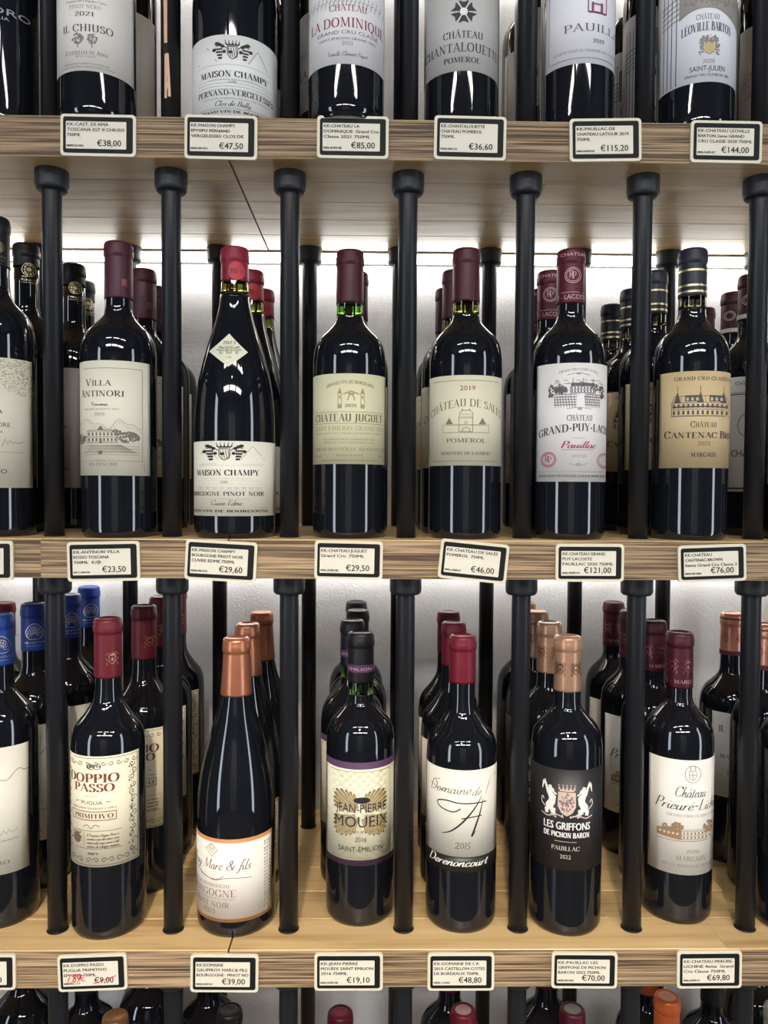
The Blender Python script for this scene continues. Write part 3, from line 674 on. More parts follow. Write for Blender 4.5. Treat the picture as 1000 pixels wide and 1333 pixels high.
r = bottle('M', 455, .80, 322, 393, cap=(.105, .014, .032), neck=(.14, .42, .03), label='middle shelf bottle with yellow-green label of two gate towers and a green-glinting neck, front', face=f_m3)
rears(r, 'M', [(463, .878)], 'dark red capped %s hidden behind the gate tower label, middle shelf, %s from front', 'gate tower label bottles on the middle shelf')

def f_m4(L, b):
    p = L.paper(558, 488, 656, 606, LABM((.66, .63, .47)), b); d = L.ink((.09, .07, .04)); e = L.ink((.22, .18, .10), 'engraving'); v = L.ink((.34, .08, .04))
    L.line(e, [(561, 495), (652, 495)], .5); L.line(e, [(561, 495), (559, 600)], .5); L.line(e, [(559, 600), (652, 600)], .5)
    L.text(v, '2019', 599, 618, 508, 6, 'sans'); L.text(d, 'CHÂTEAU DE SALES', 562.5, 650, 529, 10, arch=14, T=.12, tt=.035)
    L.frame(e, 578, 553, 635, 563, .6); L.frame(e, 598, 544, 615, 562, .7); L.line(e, [(598, 545), (599, 537), (603, 534), (611, 534), (615, 537), (615, 545)], .8); L.line(e, [(600, 539), (614, 539)], .5); L.line(e, [(600, 542), (614, 542)], .5)
    L.line(e, [(602, 534), (602, 532)], 1.2); L.line(e, [(611, 534), (611, 532)], 1.2)
    for x in (586, 627): L.poly(e, [(x-5, 552), (x+5, 552), (x, 544)]); L.line(e, [(x-3, 550), (x, 543), (x+3, 550)], .5)
    L.line(e, [(602, 562), (603, 558), (607, 556), (611, 558), (612, 562)], .8); L.ring(e, 606.5, 550, 1.6, .6, 8); L.line(e, [(590, 553), (628, 553)], .9)
    L.text(d, '· POMEROL ·', 577, 637, 576, 5.5, T=.12); L.text(d, 'HÉRITIERS DE LAMBERT', 576, 638, 592, 4, T=.13); L.done(p)
r = bottle('M', 605.5, .80, 320, 391, cap=(.105, .016, .035), neck=(.20, .56, .03), label='middle shelf bottle with olive-cream line-drawn manor label, red year and green neck, front', face=f_m4)
rears(r, 'M', [(592, .878), (582, .957)], 'dark red capped %s behind the line-drawn manor label, middle shelf, %s from front', 'manor label bottles on the middle shelf')

def f_m5(L, b):
    p = L.paper(699, 472, 800, 627, LABM((.74, .72, .70)), b); d = L.ink(BLK); g = L.ink((.35, .34, .33)); e = L.ink((.10, .10, .11), 'engraving'); v = L.ink((.36, .03, .09)); rnd = random.Random(8)
    L.text(g, 'GRAND CRU CLASSÉ EN 1855', 728, 776, 482, 3.2, arch=4); L.line(g, [(738, 488), (752, 485), (766, 488)], .7, smooth=3); L.disc(g, 752, 486, 3, 1.4)
    landscape(L, e, 722, 494, 780, 516, 5, 60); building(L, e, 742, 497, 773, 511, 8, 3, .4, 2, .7, True); leaves(L, e, 730, 507, 8, 5, 60, rnd, 1.8); leaves(L, e, 718, 509, 3, 10, 40, rnd, 1.4); leaves(L, e, 781, 509, 3, 9, 30, rnd, 1.4)
    for x0, x1 in ((722, 750), (760, 779)):
        for k in range(5): L.line(e, [(x0, 513+k*3.4), (x1, 513+k*3.4)], .9)
        for k in range(8): x = x0+(x1-x0)*k/8; L.line(e, [(x, 515), (x+2, 530)], .7)
    L.line(g, [(738, 532), (752, 530), (768, 532)], .8, smooth=3); L.disc(g, 754, 532, 3, 1.6)
    L.text(d, 'CHÂTEAU', 738, 770, 547.5, 7.5, T=.14); L.text(d, 'GRAND-PUY-LACOSTE', 703, 797, 561, 10, arch=8, T=.17)
    L.text(v, 'Pauillac', 730, 774, 583, 9, 'script', slant=.3, T=.15, tt=.04); L.line(v, [(732, 585.5), (772, 585.5)], .5); L.line(g, [(746, 570), (762, 570)], .5)
    L.text(g, '2020', 744, 763, 595.5, 4, T=.12); L.line(g, [(742, 603), (753, 606), (764, 603)], .8, smooth=3); L.disc(g, 753, 604, 3, 1.4)
    v2 = L.ink((.36, .03, .09), 'emblem'); monogram(L, v2, 715.5, 598, 9.5, 1.1); v3 = L.ink((.36, .03, .09), 'emblem'); L.ring(v3, 786, 599, 9.5, 1.1); L.ring(v3, 786, 599, 7.5, .8)
    L.line(g, [(699, 614), (795, 614)], .8); L.text(d, 'DOMAINES FRANCOIS XAVIER BORIE PROPRIETAIRE', 704, 795, 621, 3, T=.14); L.done(p)
def c_m5(L, c):
    g = L.ink((.62, .34, .38), 'emblem'); x = L.cx+3
    monogram(L, g, x, 358, 10, .9); L.text(g, 'CHATEAU', x-15, x+14, 333, 4, 'sans'); L.text(g, 'Y - LACOSTE', x-19, x+15, 389, 6, 'sans'); L.line(g, [(x-20, 380), (x+20, 380)], .6); L.done(c)
r = bottle('M', 740.5, .798, 321, 394, cap=(.14, .010, .030), label='middle shelf bottle with white label, black chateau engraving and red monogram, front', face=f_m5, capface=c_m5)
rears(r, 'M', [(716, .876), (706, .954), (694, 1.032)], 'monogram-capped %s behind the white red-monogram label, middle shelf, %s from front', 'red monogram bottles on the middle shelf')

def f_m6(L, b):
    p = L.paper(859, 482.5, 965, 609, LABM((.56, .43, .24), .4), b); d = L.ink(BLK); e = L.ink((.07, .06, .06), 'engraving'); g = L.ink((.2, .15, .08))
    L.text(d, 'GRAND CRU CLASSÉ EN 1855', 878, 955, 494.5, 4.5, T=.13)
    building(L, e, 875, 512, 947, 541, 12, 3, .40, 2, .7, False); L.rect(e, 892, 514, 912, 522); L.rect(e, 922, 514, 940, 522); L.rect(e, 876, 528, 946, 530)
    hi = L.ink((.5, .42, .28), lift=.00012)
    for x in (895, 901, 907, 925, 931, 937): L.disc(hi, x, 519, 1.8, 2.4)
    L.line(e, [(875, 541), (947, 541)], 1)
    L.text(d, 'Château', 899, 932, 556, 8, T=.14); L.text(d, 'Cantenac Brown', 866, 958, 570, 9.5, T=.17); L.text(g, '2023', 908, 924, 580, 5.5, T=.1); L.text(d, 'MARGAUX', 900, 932, 594.5, 5.5, T=.17); L.done(p)
def c_bands(col, ys, w):
    def f(L, c):
        g = L.ink(col, 'gold_band', metal=1, rough=.35)
        for y in ys:
            z0, z1 = L.Y(y+w), L.Y(y); n = 40
            for k in range(n): a, b_ = -PI*L.R+2*PI*L.R*k/n, -PI*L.R+2*PI*L.R*(k+1)/n; g.P.append([(a, z0), (b_, z0), (b_, z1), (a, z1)])
        L.done(c, .0003)
    return f
r = bottle('M', 898.5, .795, 320, 384, cap=(.03, .03, .055), neck=(.07, .065, .03), label='middle shelf bottle with tan gold palace label and gold-ringed dark capsule, front', face=f_m6, capface=c_bands((.62, .52, .30), (349, 369, 377), 2.6))
rears(r, 'M', [(852, .876), (823, .955), (797, 1.033)], 'gold-ringed dark capped %s left behind the tan palace label, middle shelf, %s from front', 'gold ring capsule bottles on the middle shelf')

def f_m7(L, b):
    p = L.paper(930, 489, 1018, 640, LABM((.66, .65, .64)), b); d = L.ink(BLK); bo = L.ink(BLK, 'border'); L.line(bo, [(930, 512), (1016, 512)], 1.2); L.line(bo, [(930, 510), (1016, 510)], .5); L.text(d, 'Château', 957, 985, 500, 5, T=.13)
    em = L.ink(BLK, 'emblem'); L.ring(em, 975, 553, 14, .9, ry=16); L.disc(em, 975, 551, 4, 5); L.text(d, 'CHÂTEAU', 953, 1000, 594, 8.5, 'sans'); L.line(d, [(930, 636), (1016, 636)], 2); L.done(p)
r = bottle('M', 975, .876, 354, 415, cap=(.10, .014, .028), label='white-labelled bottle with dark red capsule, middle shelf, behind the rightmost front post', face=f_m7, capface=None)
def k_ringcap(L, c):
    g = L.ink((.60, .50, .50), 'emblem'); L.ring(g, -3, 14, 7, .8); L.ring(g, -3, 14, 5, .6); z0, z1 = L.Y(39), L.Y(33); g2 = L.ink((.70, .68, .68), 'white_band')
    for k in range(32): a, b_ = -PI*L.R+2*PI*L.R*k/32, -PI*L.R+2*PI*L.R*(k+1)/32; g2.P.append([(a, z0), (b_, z0), (b_, z1), (a, z1)])
    L.done(c)
emb(r, None, k_ringcap)
rears(r, 'M', [(955, .955), (917, 1.036)], 'dark red %s with white capsule band, rightmost lane of middle shelf, %s of its file', 'white banded capsule bottles at the right')
r2 = bottle('M', 1046, .797, Hh=.300, cap=(.10, .014, .028), label='middle shelf bottle cut off by the right edge of the picture, white label edge showing', face=lambda L, b: L.paper(1000, 472, 1100, 630, LABM((.70, .69, .68)), b))
ALLB.append(r2)

# ---- lower shelf
def f_b0(L, b):
    p = L.paper(-80, 975, 37, 1141, LABM((.72, .69, .60)), b); n_ = L.ink((.05, .07, .16)); d = L.ink((.16, .15, .14))
    L.line(n_, [(-60, 1010), (-40, 1002), (-20, 1010), (0, 1017), (10, 1018), (18, 1010), (25, 1006), (31, 1010), (37, 1009)], .8, smooth=3)
    L.line(d, [(0, 1090), (4, 1084), (8, 1089), (11, 1083), (15, 1088), (22, 1084)], .5, smooth=2); L.text(d, 'VINO NUOVO SALENTO', -30, 22, 1098, 2.2, 'sans'); L.text(d, 'TORO', -20, 12, 1128, 5); L.done(p)
r = bottle('B', 2, .82, 796, 868, cap=(.022, .088, .50), label='lower shelf bottle cut by the left edge, blue capsule, pale label with wavy line, front', face=f_b0)
def k_blue(L, c):
    g = L.ink((.60, .56, .46), 'emblem', metal=1, rough=.45)
    L.line(g, [(-5, 26), (-9, 18), (-6, 9), (1, 4), (8, 9), (11, 18), (7, 26), (-5, 26)], .9, smooth=3)
    for rr in (3, 5.5, 8): L.line(g, [(1-rr, 20), (1-rr*.7, 20-rr), (1, 20-rr*1.4), (1+rr*.7, 20-rr), (1+rr, 20)], .7, smooth=3)
    for k in range(9): a = PI+PI*k/8; L.line(g, [(1+3*math.cos(a), 22+3*math.sin(a)), (1+8*math.cos(a), 22+13*math.sin(a))], .6)
    L.text(g, 'PRIMITIVO', -10, 12, 33, 3, 'sans'); L.line(g, [(-8, 36), (10, 36)], .6); L.done(c)
emb(r, None, k_blue)
rears(r, 'B', [(44, .8955), (90, .971), (116, 1.0475)], 'blue capped %s in the leftmost lane of the lower shelf, %s from the front', 'blue capsule bottles on the lower shelf')
r2 = bottle('B', 8, 1.04, 782, 830, cap=(.22, .02, .035), label='red capped bottle far back at the left edge of the lower shelf'); ALLB.append(r2)

def f_b1(L, b):
    p = L.paper(91, 985, 180.5, 1129, LABM((.80, .74, .56)), b); d = L.ink((.05, .035, .03)); v = L.ink((.20, .05, .03)); e = L.ink((.09, .08, .06), 'ornament'); rnd = random.Random(11)
    L.line(e, [(94, 987.5), (178, 987.5)], .6); L.line(e, [(178, 987.5), (178, 1126.5)], .6); L.line(e, [(94, 1126.5), (178, 1126.5)], .6)
    for k in range(9): spiral(L, e, 97+k*9.6, 994, 3.6, (-1)**k, 0, .9); spiral(L, e, 97+k*9.6, 1120, 4, (-1)**(k+1), PI, .9)
    for k in range(13): spiral(L, e, 171+(k % 2)*2, 1000+k*9.3, 4.2, (-1)**k, PI/2*(k % 3), 1.0); leaves(L, e, 170, 1003+k*9.3, 3.4, 3, 4, rnd, 1.2)
    for k in range(12): spiral(L, e, 93.5, 1004+k*9.6, 2.4, 1, PI/2*(k % 3), .8)
    spiral(L, e, 119, 997, 6, 1, 0, 1); spiral(L, e, 128, 997, 6, -1, 0, 1); leaves(L, e, 123, 999, 9, 3, 16, rnd, 1.4)
    L.text(v, 'DOPPIO', 95, 156, 1019, 11.5, T=.20); L.text(v, 'PASSO', 100, 150, 1031, 10.5, T=.20)
    L.line(d, [(112, 1037), (128, 1037)], .4); L.text(d, 'PUGLIA', 108, 134, 1047.5, 4.5, 'sans'); L.line(d, [(101, 1045), (105, 1044)], .8); L.line(d, [(138, 1044), (144, 1045)], .8); L.text(d, 'INDICAZIONE GEOGRAFICA TIPICA', 98, 152, 1053.5, 2.2)
    L.frame(d, 97, 1057, 151, 1068, .9); v2 = L.ink((.20, .05, .03)); L.text(v2, 'PRIMITIVO', 100, 148, 1065.5, 5.8, T=.2); L.line(d, [(110, 1077), (115, 1074), (119, 1079), (124, 1074), (130, 1076)], .7, smooth=3)
    L.line(d, [(95, 1082), (158, 1082)], .5); L.line(d, [(95, 1105), (158, 1105)], .5); L.line(d, [(111, 1085), (111, 1101)], .5)
    sh = L.ink((.16, .10, .07), 'emblem'); L.disc(sh, 102.5, 1093, 4.6, 6.5); crown(L, sh, 102.5, 1087, 8, 5); leaves(L, sh, 102.5, 1094, 6.5, 7, 20, rnd, 1.2)
    for k, t in enumerate(('Il Primitivo Doppio Passo e', 'caratterizzato dal colore rosso', 'intenso dal corpo pieno e dal', 'sentore di ciliegia matura')): L.text(d, t, 114, 154, 1089+k*4.8, 3.4, 'script', slant=.3, T=.14, tt=.07)
    L.text(d, '2023', 115, 128, 1113, 3.2, T=.2); L.done(p)
r = bottle('B', 142, .802, 801.5, 884, shape='sloped', cap=(.24, .018, .036), label='lower shelf bottle with cream label framed by black scrollwork, burgundy red capsule, front', face=f_b1, capface=c_crest((.58, .30, .20), 858, 17, 18, 5))
rears(r, 'B', [(187.5, .888), (210, .964), (229, 1.041)], 'red capped %s behind the scrollwork label on the lower shelf, %s from the front', 'scrollwork label bottles on the lower shelf')

def f_b2(L, b):
    cu = LABM((.55, .24, .10), .35); k_ = L.paper(236, 1093, 353.5, 1201, cu, b, 'label')
    L2 = L; p = L.paper(236, 1098, 352.5, 1196.5, LABM((.76, .72, .66)), k_, 'label_paper', off=.0004)
    d = L.ink((.10, .06, .04)); v = L.ink((.26, .15, .09)); g = L.ink((.3, .26, .22))
    ve = L.ink((.26, .15, .09), 'emblem')
    L.line(ve, [(277, 1100), (284, 1108), (277, 1117), (270, 1108), (277, 1100)], 1); L.line(ve, [(277, 1103), (281, 1108), (277, 1113), (273, 1108), (277, 1103)], .6); L.text(ve, 'N', 274.5, 279.5, 1110, 4)
    L.text(d, 'Domaine Gauffroy Marc & fils', 222, 325, 1133, 13, 'script', slant=.35, T=.10, tt=.035, arch=0)
    L.line(d, [(256, 1139), (275, 1146), (300, 1143), (327, 1145)], .7, smooth=4); L.line(d, [(257, 1132), (265, 1142), (282, 1147), (292, 1140)], .7, smooth=4)
    L.text(v, 'GRAND VIN DE BOURGOGNE', 246, 301, 1156, 4.2, T=.12); L.text(v, 'BOURGOGNE', 251, 308, 1168, 9, T=.13); L.text(g, 'APPELLATION BOURGOGNE CONTROLEE', 255, 306, 1172, 2)
    L.text(v, 'PINOT NOIR', 258, 299, 1182, 7, T=.12); L.text(v, '2021', 267, 282, 1191, 6.5, T=.12)
    for j in range(3):
        for k in range(20): L.rect(g, 343+j*2.8, 1103+k*4.5, 344.3+j*2.8, 1103+k*4.5+random.Random(j*31+k).uniform(1.5, 3.8))
    L.done(p, .0006)
r = bottle('B', 308, .809, 826.5, 907, shape='burg', R=.041, cap=(.45, .175, .095), metal=.6, label='lower shelf burgundy-shaped bottle with copper capsule and copper-edged white label, front', face=f_b2)
rears(r, 'B', [(322.5, .8925), (341, .976)], 'copper capped %s behind the copper-edged white label on the lower shelf, %s from the front', 'copper capsule bottles on the lower shelf')

def f_b3(L, b):
    k_ = L.paper(421, 993, 540, 1127.5, LABM((.085, .035, .10)), b); p = L.paper(425.5, 1002, 513, 1120, LABM((.74, .72, .56)), k_, 'label_paper', off=.0004)
    q = L.ink((.46, .44, .30), 'lattice', lift=-.0001); g = L.ink((.40, .28, .10), 'emblem', lift=.00012, rough=.4); d = L.ink(BLK, lift=.0002); k2 = L.ink((.06, .05, .03), 'emblem', lift=.00005)
    y0, y1, x0, x1 = 1006, 1116, 428, 510
    for s in (1, -1):
        for k in range(-6, 14):
            for o in (0, 2.6):
                a = (x0+k*11+o, y0); bb = (a[0]+s*110, y1)
                pts = [(a[0]+(bb[0]-a[0])*t/40, y0+(y1-y0)*t/40) for t in range(41)]
                seg = [P for P in pts if x0 <= P[0] <= x1]
                if len(seg) > 1: L.line(q, [seg[0], seg[-1]], .5)
    L.frame(g, 427.5, 1005, 511, 1117, .7)
    cx, cy = 469, 1059
    for sx in (-1, 1):
        for sy in (-1, 1):
            for k, r1 in enumerate((33, 35, 37, 39, 40, 37, 33, 29, 25)):
                a = math.radians(11+k*7.6); r0 = 7; da = math.radians(2.7)
                pt = lambda ang, rr: (cx+math.cos(ang)*sx*rr*.98, cy+math.sin(ang)*sy*rr*1.06)
                o_ = 1 if sx*sy > 0 else -1
                L.poly(k2, [pt(a-da*.7, r0), pt(a-da*1.12, r1-1), pt(a, r1+1.4), pt(a+da*1.12, r1-1), pt(a+da*.7, r0)][::o_])
                L.poly(g, [pt(a-da*.5, r0+3), pt(a-da*.8, r1-2), pt(a, r1-.2), pt(a+da*.8, r1-2), pt(a+da*.5, r0+3)][::o_])
    L.disc(d, 471, 1042, 10.5, 4.2, n=20)
    L.text(d, 'JEAN-PIERRE', 439, 501, 1058, 11, 'sans'); L.text(d, 'MOUEIX', 438, 503, 1077, 14, 'sans'); L.text(d, 'SAINT-ÉMILION', 442, 497, 1109, 6.5, 'sans'); L.text(d, '2016', 463, 477, 1096, 6, 'sans'); L.text(k2, 'GRAND VIN DE BORDEAUX', 448, 493, 1084.5, 3, 'script', slant=.2)
    L.done(p, .0006)
def c_b3(L, c):
    pz = L.ink((.08, .02, .085), 'band', lift=-.0001); z0, z1 = L.Y(876), L.Y(866)
    for k in range(40): a, b_ = -PI*L.R+2*PI*L.R*k/40, -PI*L.R+2*PI*L.R*(k+1)/40; pz.P.append([(a, z0), (b_, z0), (b_, z1), (a, z1)])
    g = L.ink((.40, .33, .35), lift=.0001); L.text(g, 'SAINT-EMILION 2016', L.cx-26, L.cx+22, 873.5, 3.8, 'sans'); L.done(c)
r = bottle('B', 469, .824, 819.5, 890, R=.0368, cap=(.014, .013, .018), neck=(.10, .20, .05), label='lower shelf bottle with purple-edged cream label, gold fan motif and black capsule, front', face=f_b3, capface=c_b3)
rears(r, 'B', [(459, .8985), (466, .973), (464, 1.0478)], 'black capped %s behind the gold fan label on the lower shelf, %s from the front', 'gold fan label bottles on the lower shelf')

def f_b4(L, b):
    k_ = L.paper(554, 1116.6, 650, 1136, LABM((.010, .010, .010), .4), b, 'lower_label'); wv = L.ink((.75, .74, .70)); L.text(wv, 'Derenoncourt', 560, 633, 1128, 11, 'script', slant=.35, T=.13, tt=.05); L.done(k_)
    p = L.paper(554, 1003, 647.5, 1116, LABM((.74, .71, .63)), b); d = L.ink((.02, .015, .015)); t = L.ink((.07, .05, .04))
    L.text(t, 'Domaine', 561, 612, 1034, 13, 'script', slant=.3, T=.07, tt=.035); L.text(t, 'de', 613, 625, 1036, 11, 'script', slant=.35, T=.07, tt=.035); L.line(t, [(638, 1014), (634, 1026), (631, 1037)], .8, smooth=3, taper=True); L.line(t, [(643, 1012), (642, 1016)], 1)
    L.line(t, [(561, 1026), (570, 1030), (582, 1033)], .6, smooth=3); L.line(t, [(566, 1020), (574, 1018)], .6)
    L.line(d, [(600, 1053), (590, 1058), (574, 1054), (571, 1047), (582, 1044), (600, 1046), (632, 1046)], 1.5, smooth=4)
    L.line(d, [(626, 1038), (618, 1052), (603, 1070), (588, 1083), (576, 1088)], 2.3, smooth=4, taper=True)
    L.line(d, [(628, 1042), (624, 1060), (618, 1078), (614, 1089), (619, 1082)], 2.4, smooth=4, taper=True); L.line(d, [(601, 1066), (614, 1064), (626, 1063)], 1.4, smooth=2)
    L.line(t, [(594, 1099), (597, 1097), (598, 1100), (593, 1105), (599, 1104)], .8, smooth=2); L.ring(t, 602, 1101, 2, .7, 8, ry=3.5); L.line(t, [(607, 1097), (606, 1105)], .8); L.line(t, [(613, 1097), (610, 1098), (609.5, 1101), (612, 1102), (611, 1105), (608, 1105)], .7, smooth=2)
    L.done(p)
r = bottle('B', 600.5, .812, 823.5, 891, shape='sloped', cap=(.26, .010, .035), label='lower shelf bottle with plain white label and big handwritten capital letter, red capsule, front', face=f_b4)
rears(r, 'B', [(591, .892), (584, .969)], 'red capped %s behind the handwritten letter label on the lower shelf, %s from the front', 'handwritten label bottles on the lower shelf')

def f_b5(L, b):
    p = L.paper(688, 1003, 800, 1134, LABM((.018, .018, .020), .45), b); pk = L.ink((.62, .48, .42), 'emblem'); wv = L.ink((.82, .80, .76)); g = L.ink((.50, .44, .40)); dk = L.ink((.20, .13, .12), 'emblem', lift=.0001); rnd = random.Random(2)
    cx, cy = 738, 1045
    L.poly(pk, [(cx-11, cy-13), (cx+11, cy-13), (cx+11.5, cy+6), (cx+7, cy+14), (cx, cy+18), (cx-7, cy+14), (cx-11.5, cy+6)]); crown(L, pk, cx, cy-14, 18, 9); leaves(L, dk, cx, cy, 9, 12, 60, rnd, 1.5)
    L.line(dk, [(cx, cy-12), (cx, cy+15)], .7); L.line(dk, [(cx-10, cy), (cx+10, cy)], .7)
    for s in (-1, 1):
        X_ = lambda a: cx+s*a
        for q in ([(14, -6), (19, -12), (25, -10), (22, 0), (15, 4)], [(15, 2), (22, -2), (27, 6), (25, 14), (19, 12)], [(17, -12), (20, -20), (24, -19), (22, -10)], [(14, 10), (20, 8), (21, 15), (15, 18)], [(24, 8), (28, 12), (27, 18), (23, 17)]):
            L.poly(wv, [(X_(a), cy+c_) for a, c_ in q][::s])
        for k in range(6): L.line(wv, [(X_(20+k*.9), cy-8), (X_(25+k*.9), cy-17-k*1.6), (X_(28+k*.6), cy-26+k*2.6)], 1.3, smooth=3)
        L.line(wv, [(X_(13), cy-9), (X_(16), cy-11), (X_(18), cy-16)], 2, smooth=2); L.line(wv, [(X_(27), cy+10), (X_(32), cy+4), (X_(31), cy-3), (X_(29), cy+1)], 1, smooth=3)
        L.line(pk, [(X_(4), cy+20), (X_(14), cy+17), (X_(24), cy+21), (X_(32), cy+18)], 1.4, smooth=3); leaves(L, pk, X_(12), cy+18, 8, 2.5, 10, rnd, 1.6)
    L.text(wv, 'LES GRIFFONS', 709, 767, 1081, 9.5, 'sans'); L.text(wv, 'LES GRIFFONS', 709.5, 767.5, 1081, 9.5, 'sans'); L.text(wv, 'DE PICHON BARON', 709, 767, 1091, 6.5, T=.22, tt=.12)
    L.line(g, [(723, 1096.5), (751, 1096.5)], .7); L.text(g, 'PAUILLAC', 719, 755, 1108, 5.5, T=.16); L.text(g, '2022', 730, 744, 1118.5, 5, 'sans'); L.done(p)
def c_double(col, cy, w, h):
    def f(L, c):
        for dx in (-9, 11):
            L2 = c_crest(col, cy, w, h, dx); L2(L, c)
    return f
r = bottle('B', 736.5, .806, 824, 902, cap=(.40, .23, .145), metal=.35, label='lower shelf bottle with black label, white griffin arms and pale copper capsule, front', face=f_b5, capface=c_double((.20, .10, .06), 872, 14, 18))
rears(r, 'B', [(715.5, .888), (699, .968), (684, 1.046)], 'pale copper capped %s behind the black griffin label, lower shelf, %s from front', 'black griffin label bottles on the lower shelf')

def f_b6(L, b):
    p = L.paper(844, 990, 945, 1139.5, LABM((.76, .74, .69)), b); d = L.ink((.05, .04, .035)); e = L.ink((.30, .19, .10), 'engraving'); g = L.ink((.28, .22, .17)); rnd = random.Random(21)
    L.ring(g, 901, 1008, 10, .8, ry=11); shield(L, g, 901, 1010, 9, 12, .8); L.line(g, [(901, 1005), (901, 1015)], .7); L.line(g, [(897, 1009), (905, 1009)], .7); L.line(g, [(898, 1003), (898, 998)], 1); L.line(g, [(904, 1003), (904, 998)], 1)
    L.text(d, 'Château', 877, 917, 1038, 14, 'script', slant=.35, T=.10, tt=.03); L.text(d, 'Prieuré-Lichine', 852, 935, 1055, 14, 'script', slant=.35, T=.10, tt=.03); L.text(g, 'GRAND CRU CLASSÉ EN 1855', 868, 930, 1064, 3.3)
    building(L, e, 884, 1079, 926, 1093, 9, False, .25, 2, .6); L.poly(e, [(856, 1083), (874, 1078), (888, 1082), (888, 1094), (856, 1092)]); leaves(L, e, 882, 1077, 8, 5, 70, rnd, 1.7); leaves(L, e, 866, 1079, 4, 3, 20, rnd, 1.4); leaves(L, e, 921, 1079, 6, 8, 60, rnd, 1.7); L.line(e, [(855, 1096), (926, 1095)], .9)
    hi = L.ink((.66, .56, .42), 'engraving', lift=.0001); 
    for k in range(5): L.rect(hi, 859+k*5.5, 1085+0, 862+k*5.5, 1088)
    L.text(g, '2020', 894, 911, 1111, 4.6, T=.12); L.text(g, 'MARGAUX', 881, 919, 1121, 6.2, T=.15); L.text(g, 'MIS EN BOUTEILLE AU CHATEAU', 862, 932, 1129, 3.3); L.done(p)
r = bottle('B', 881.5, .826, 819.5, 897, R=.0366, cap=(.105, .008, .028), label='lower shelf bottle with white label of brown manor engraving and script, dark burgundy capsule, front', face=f_b6, capface=lambda L, c: (c_double((.34, .12, .12), 868, 15, 20)(L, c), (lambda g: (L.text(g, 'E - MARGAUX', L.cx-16, L.cx+22, 890, 4.5), L.done(c)))(L.ink((.40, .22, .20)))))
rears(r, 'B', [(852, .8998), (822, .9738), (799, 1.0478)], 'burgundy capped %s behind the brown manor label on the lower shelf, %s from the front', 'brown manor label bottles on the lower shelf')
for o in ALLB[-2:]: pass

def f_b7(L, b):
    p = L.paper(925, 930, 985, 1040, LABM((.66, .65, .64)), b); d = L.ink(BLK); L.text(d, 'IL', 934, 942, 955, 8); L.text(d, 'MARGAUX', 936, 975, 990, 6); L.text(d, '2019', 945, 965, 1010, 5); L.done(p)
r = bottle('B', 949, .955, 795.5, 853, cap=(.55, .25, .17), metal=.5, label='copper capped bottle with burgundy rim in the rightmost lane of the lower shelf', face=f_b7)
def k_b7(L, c):
    for a0_, b0_ in ((-17, -10), (34, 41)):
        g = L.ink((.09, .006, .02), 'band'); z0, z1 = L.Y(b0_), L.Y(a0_)
        for k in range(32): a, b_ = -PI*L.R+2*PI*L.R*k/32, -PI*L.R+2*PI*L.R*(k+1)/32; g.P.append([(a, z0), (b_, z0), (b_, z1), (a, z1)])
    e = L.ink((.25, .10, .06), 'emblem')
    for x in (-8, 11): shield(L, e, x, 14, 6, 9, .7); leaves(L, e, x, 14, 6, 7, 14, random.Random(3), 1)
    L.done(c, .0004)
emb(r, None, k_b7); ALLB.append(r)
g7 = 'copper and burgundy capsule bottles at the right'
r['group'] = g7
for px, Y, t in ((997, .877, 'copper capped bottle at the right edge of the lower shelf, half hidden by the post'), (1038, .800, 'lower shelf bottle cut off by the right edge, only its dark shoulder showing')):
    c = copy_tree(r); c.location = (atY(px, 900, Y).x, Y, ZS['B']); c['label'] = t; c['group'] = g7; ALLB.append(c)

# ---- top shelf
def f_t0(L, b):
    g = L.ink((.30, .31, .33)); k_ = [o for o in b.children if o.name.startswith('glass_body')][0]; L.text(g, 'PALASSORO', -60, 38, 15, 8.5, 'sans'); L.text(g, 'PUGLIA', -22, 12, 22.5, 4.5, 'sans'); L.text(g, 'ITALIA', -22, 12, 22.5, 4.5, 'sans') if False else None; L.done(k_)
r = bottle('T', 2, .80, Hh=.30, cap=(.02, .02, .03), label='black-labelled bottle cut by the left edge of the top shelf, grey capitals', face=f_t0); ALLB.append(r)
def f_t1(L, b):
    p = L.paper(76, -60, 173, 92, LABM((.74, .71, .66)), b); d = L.ink((.06, .05, .06)); g = L.ink((.20, .18, .17)); rnd = random.Random(5)
    L.text(g, 'Denominazione Geografica Tipica', 90, 138, 2.5, 3, 'script'); L.text(g, 'PINOT NERO', 94, 132, 11, 5, T=.12); L.text(d, '2021', 100, 124, 21, 5.8, T=.14); L.text(d, 'IL CHIUSO', 86, 147, 41, 9.5, T=.14)
    for x in (103.5, 120.5): leaves(L, g, x, 50, 6.5, 7, 60, rnd, 1.3); L.line(g, [(x, 55), (x, 62)], 1); spiral(L, g, x, 51, 5, 1, 0, .9)
    L.text(g, 'Castello di Ama', 89, 140, 71, 5.5, T=.13); L.text(g, 'SIENA - ITALIA', 101, 125, 74.5, 1.8); L.text(g, 'Imbottigliato all origine dal viticoltore', 88, 142, 84, 2.4); L.text(g, 'Castello di Ama Societa Agricola Gaiole in Chianti', 84, 148, 88, 2.2); L.done(p)
r = bottle('T', 127, .785, Hh=.30, cap=(.12, .02, .03), label='top shelf bottle with grey-cream label of two small trees, leftmost full bottle', face=f_t1)
rears(r, 'T', [(158, .865)], 'top shelf %s with grey label showing right of the two-tree label, %s of its file', 'two-tree label bottles on the top shelf')
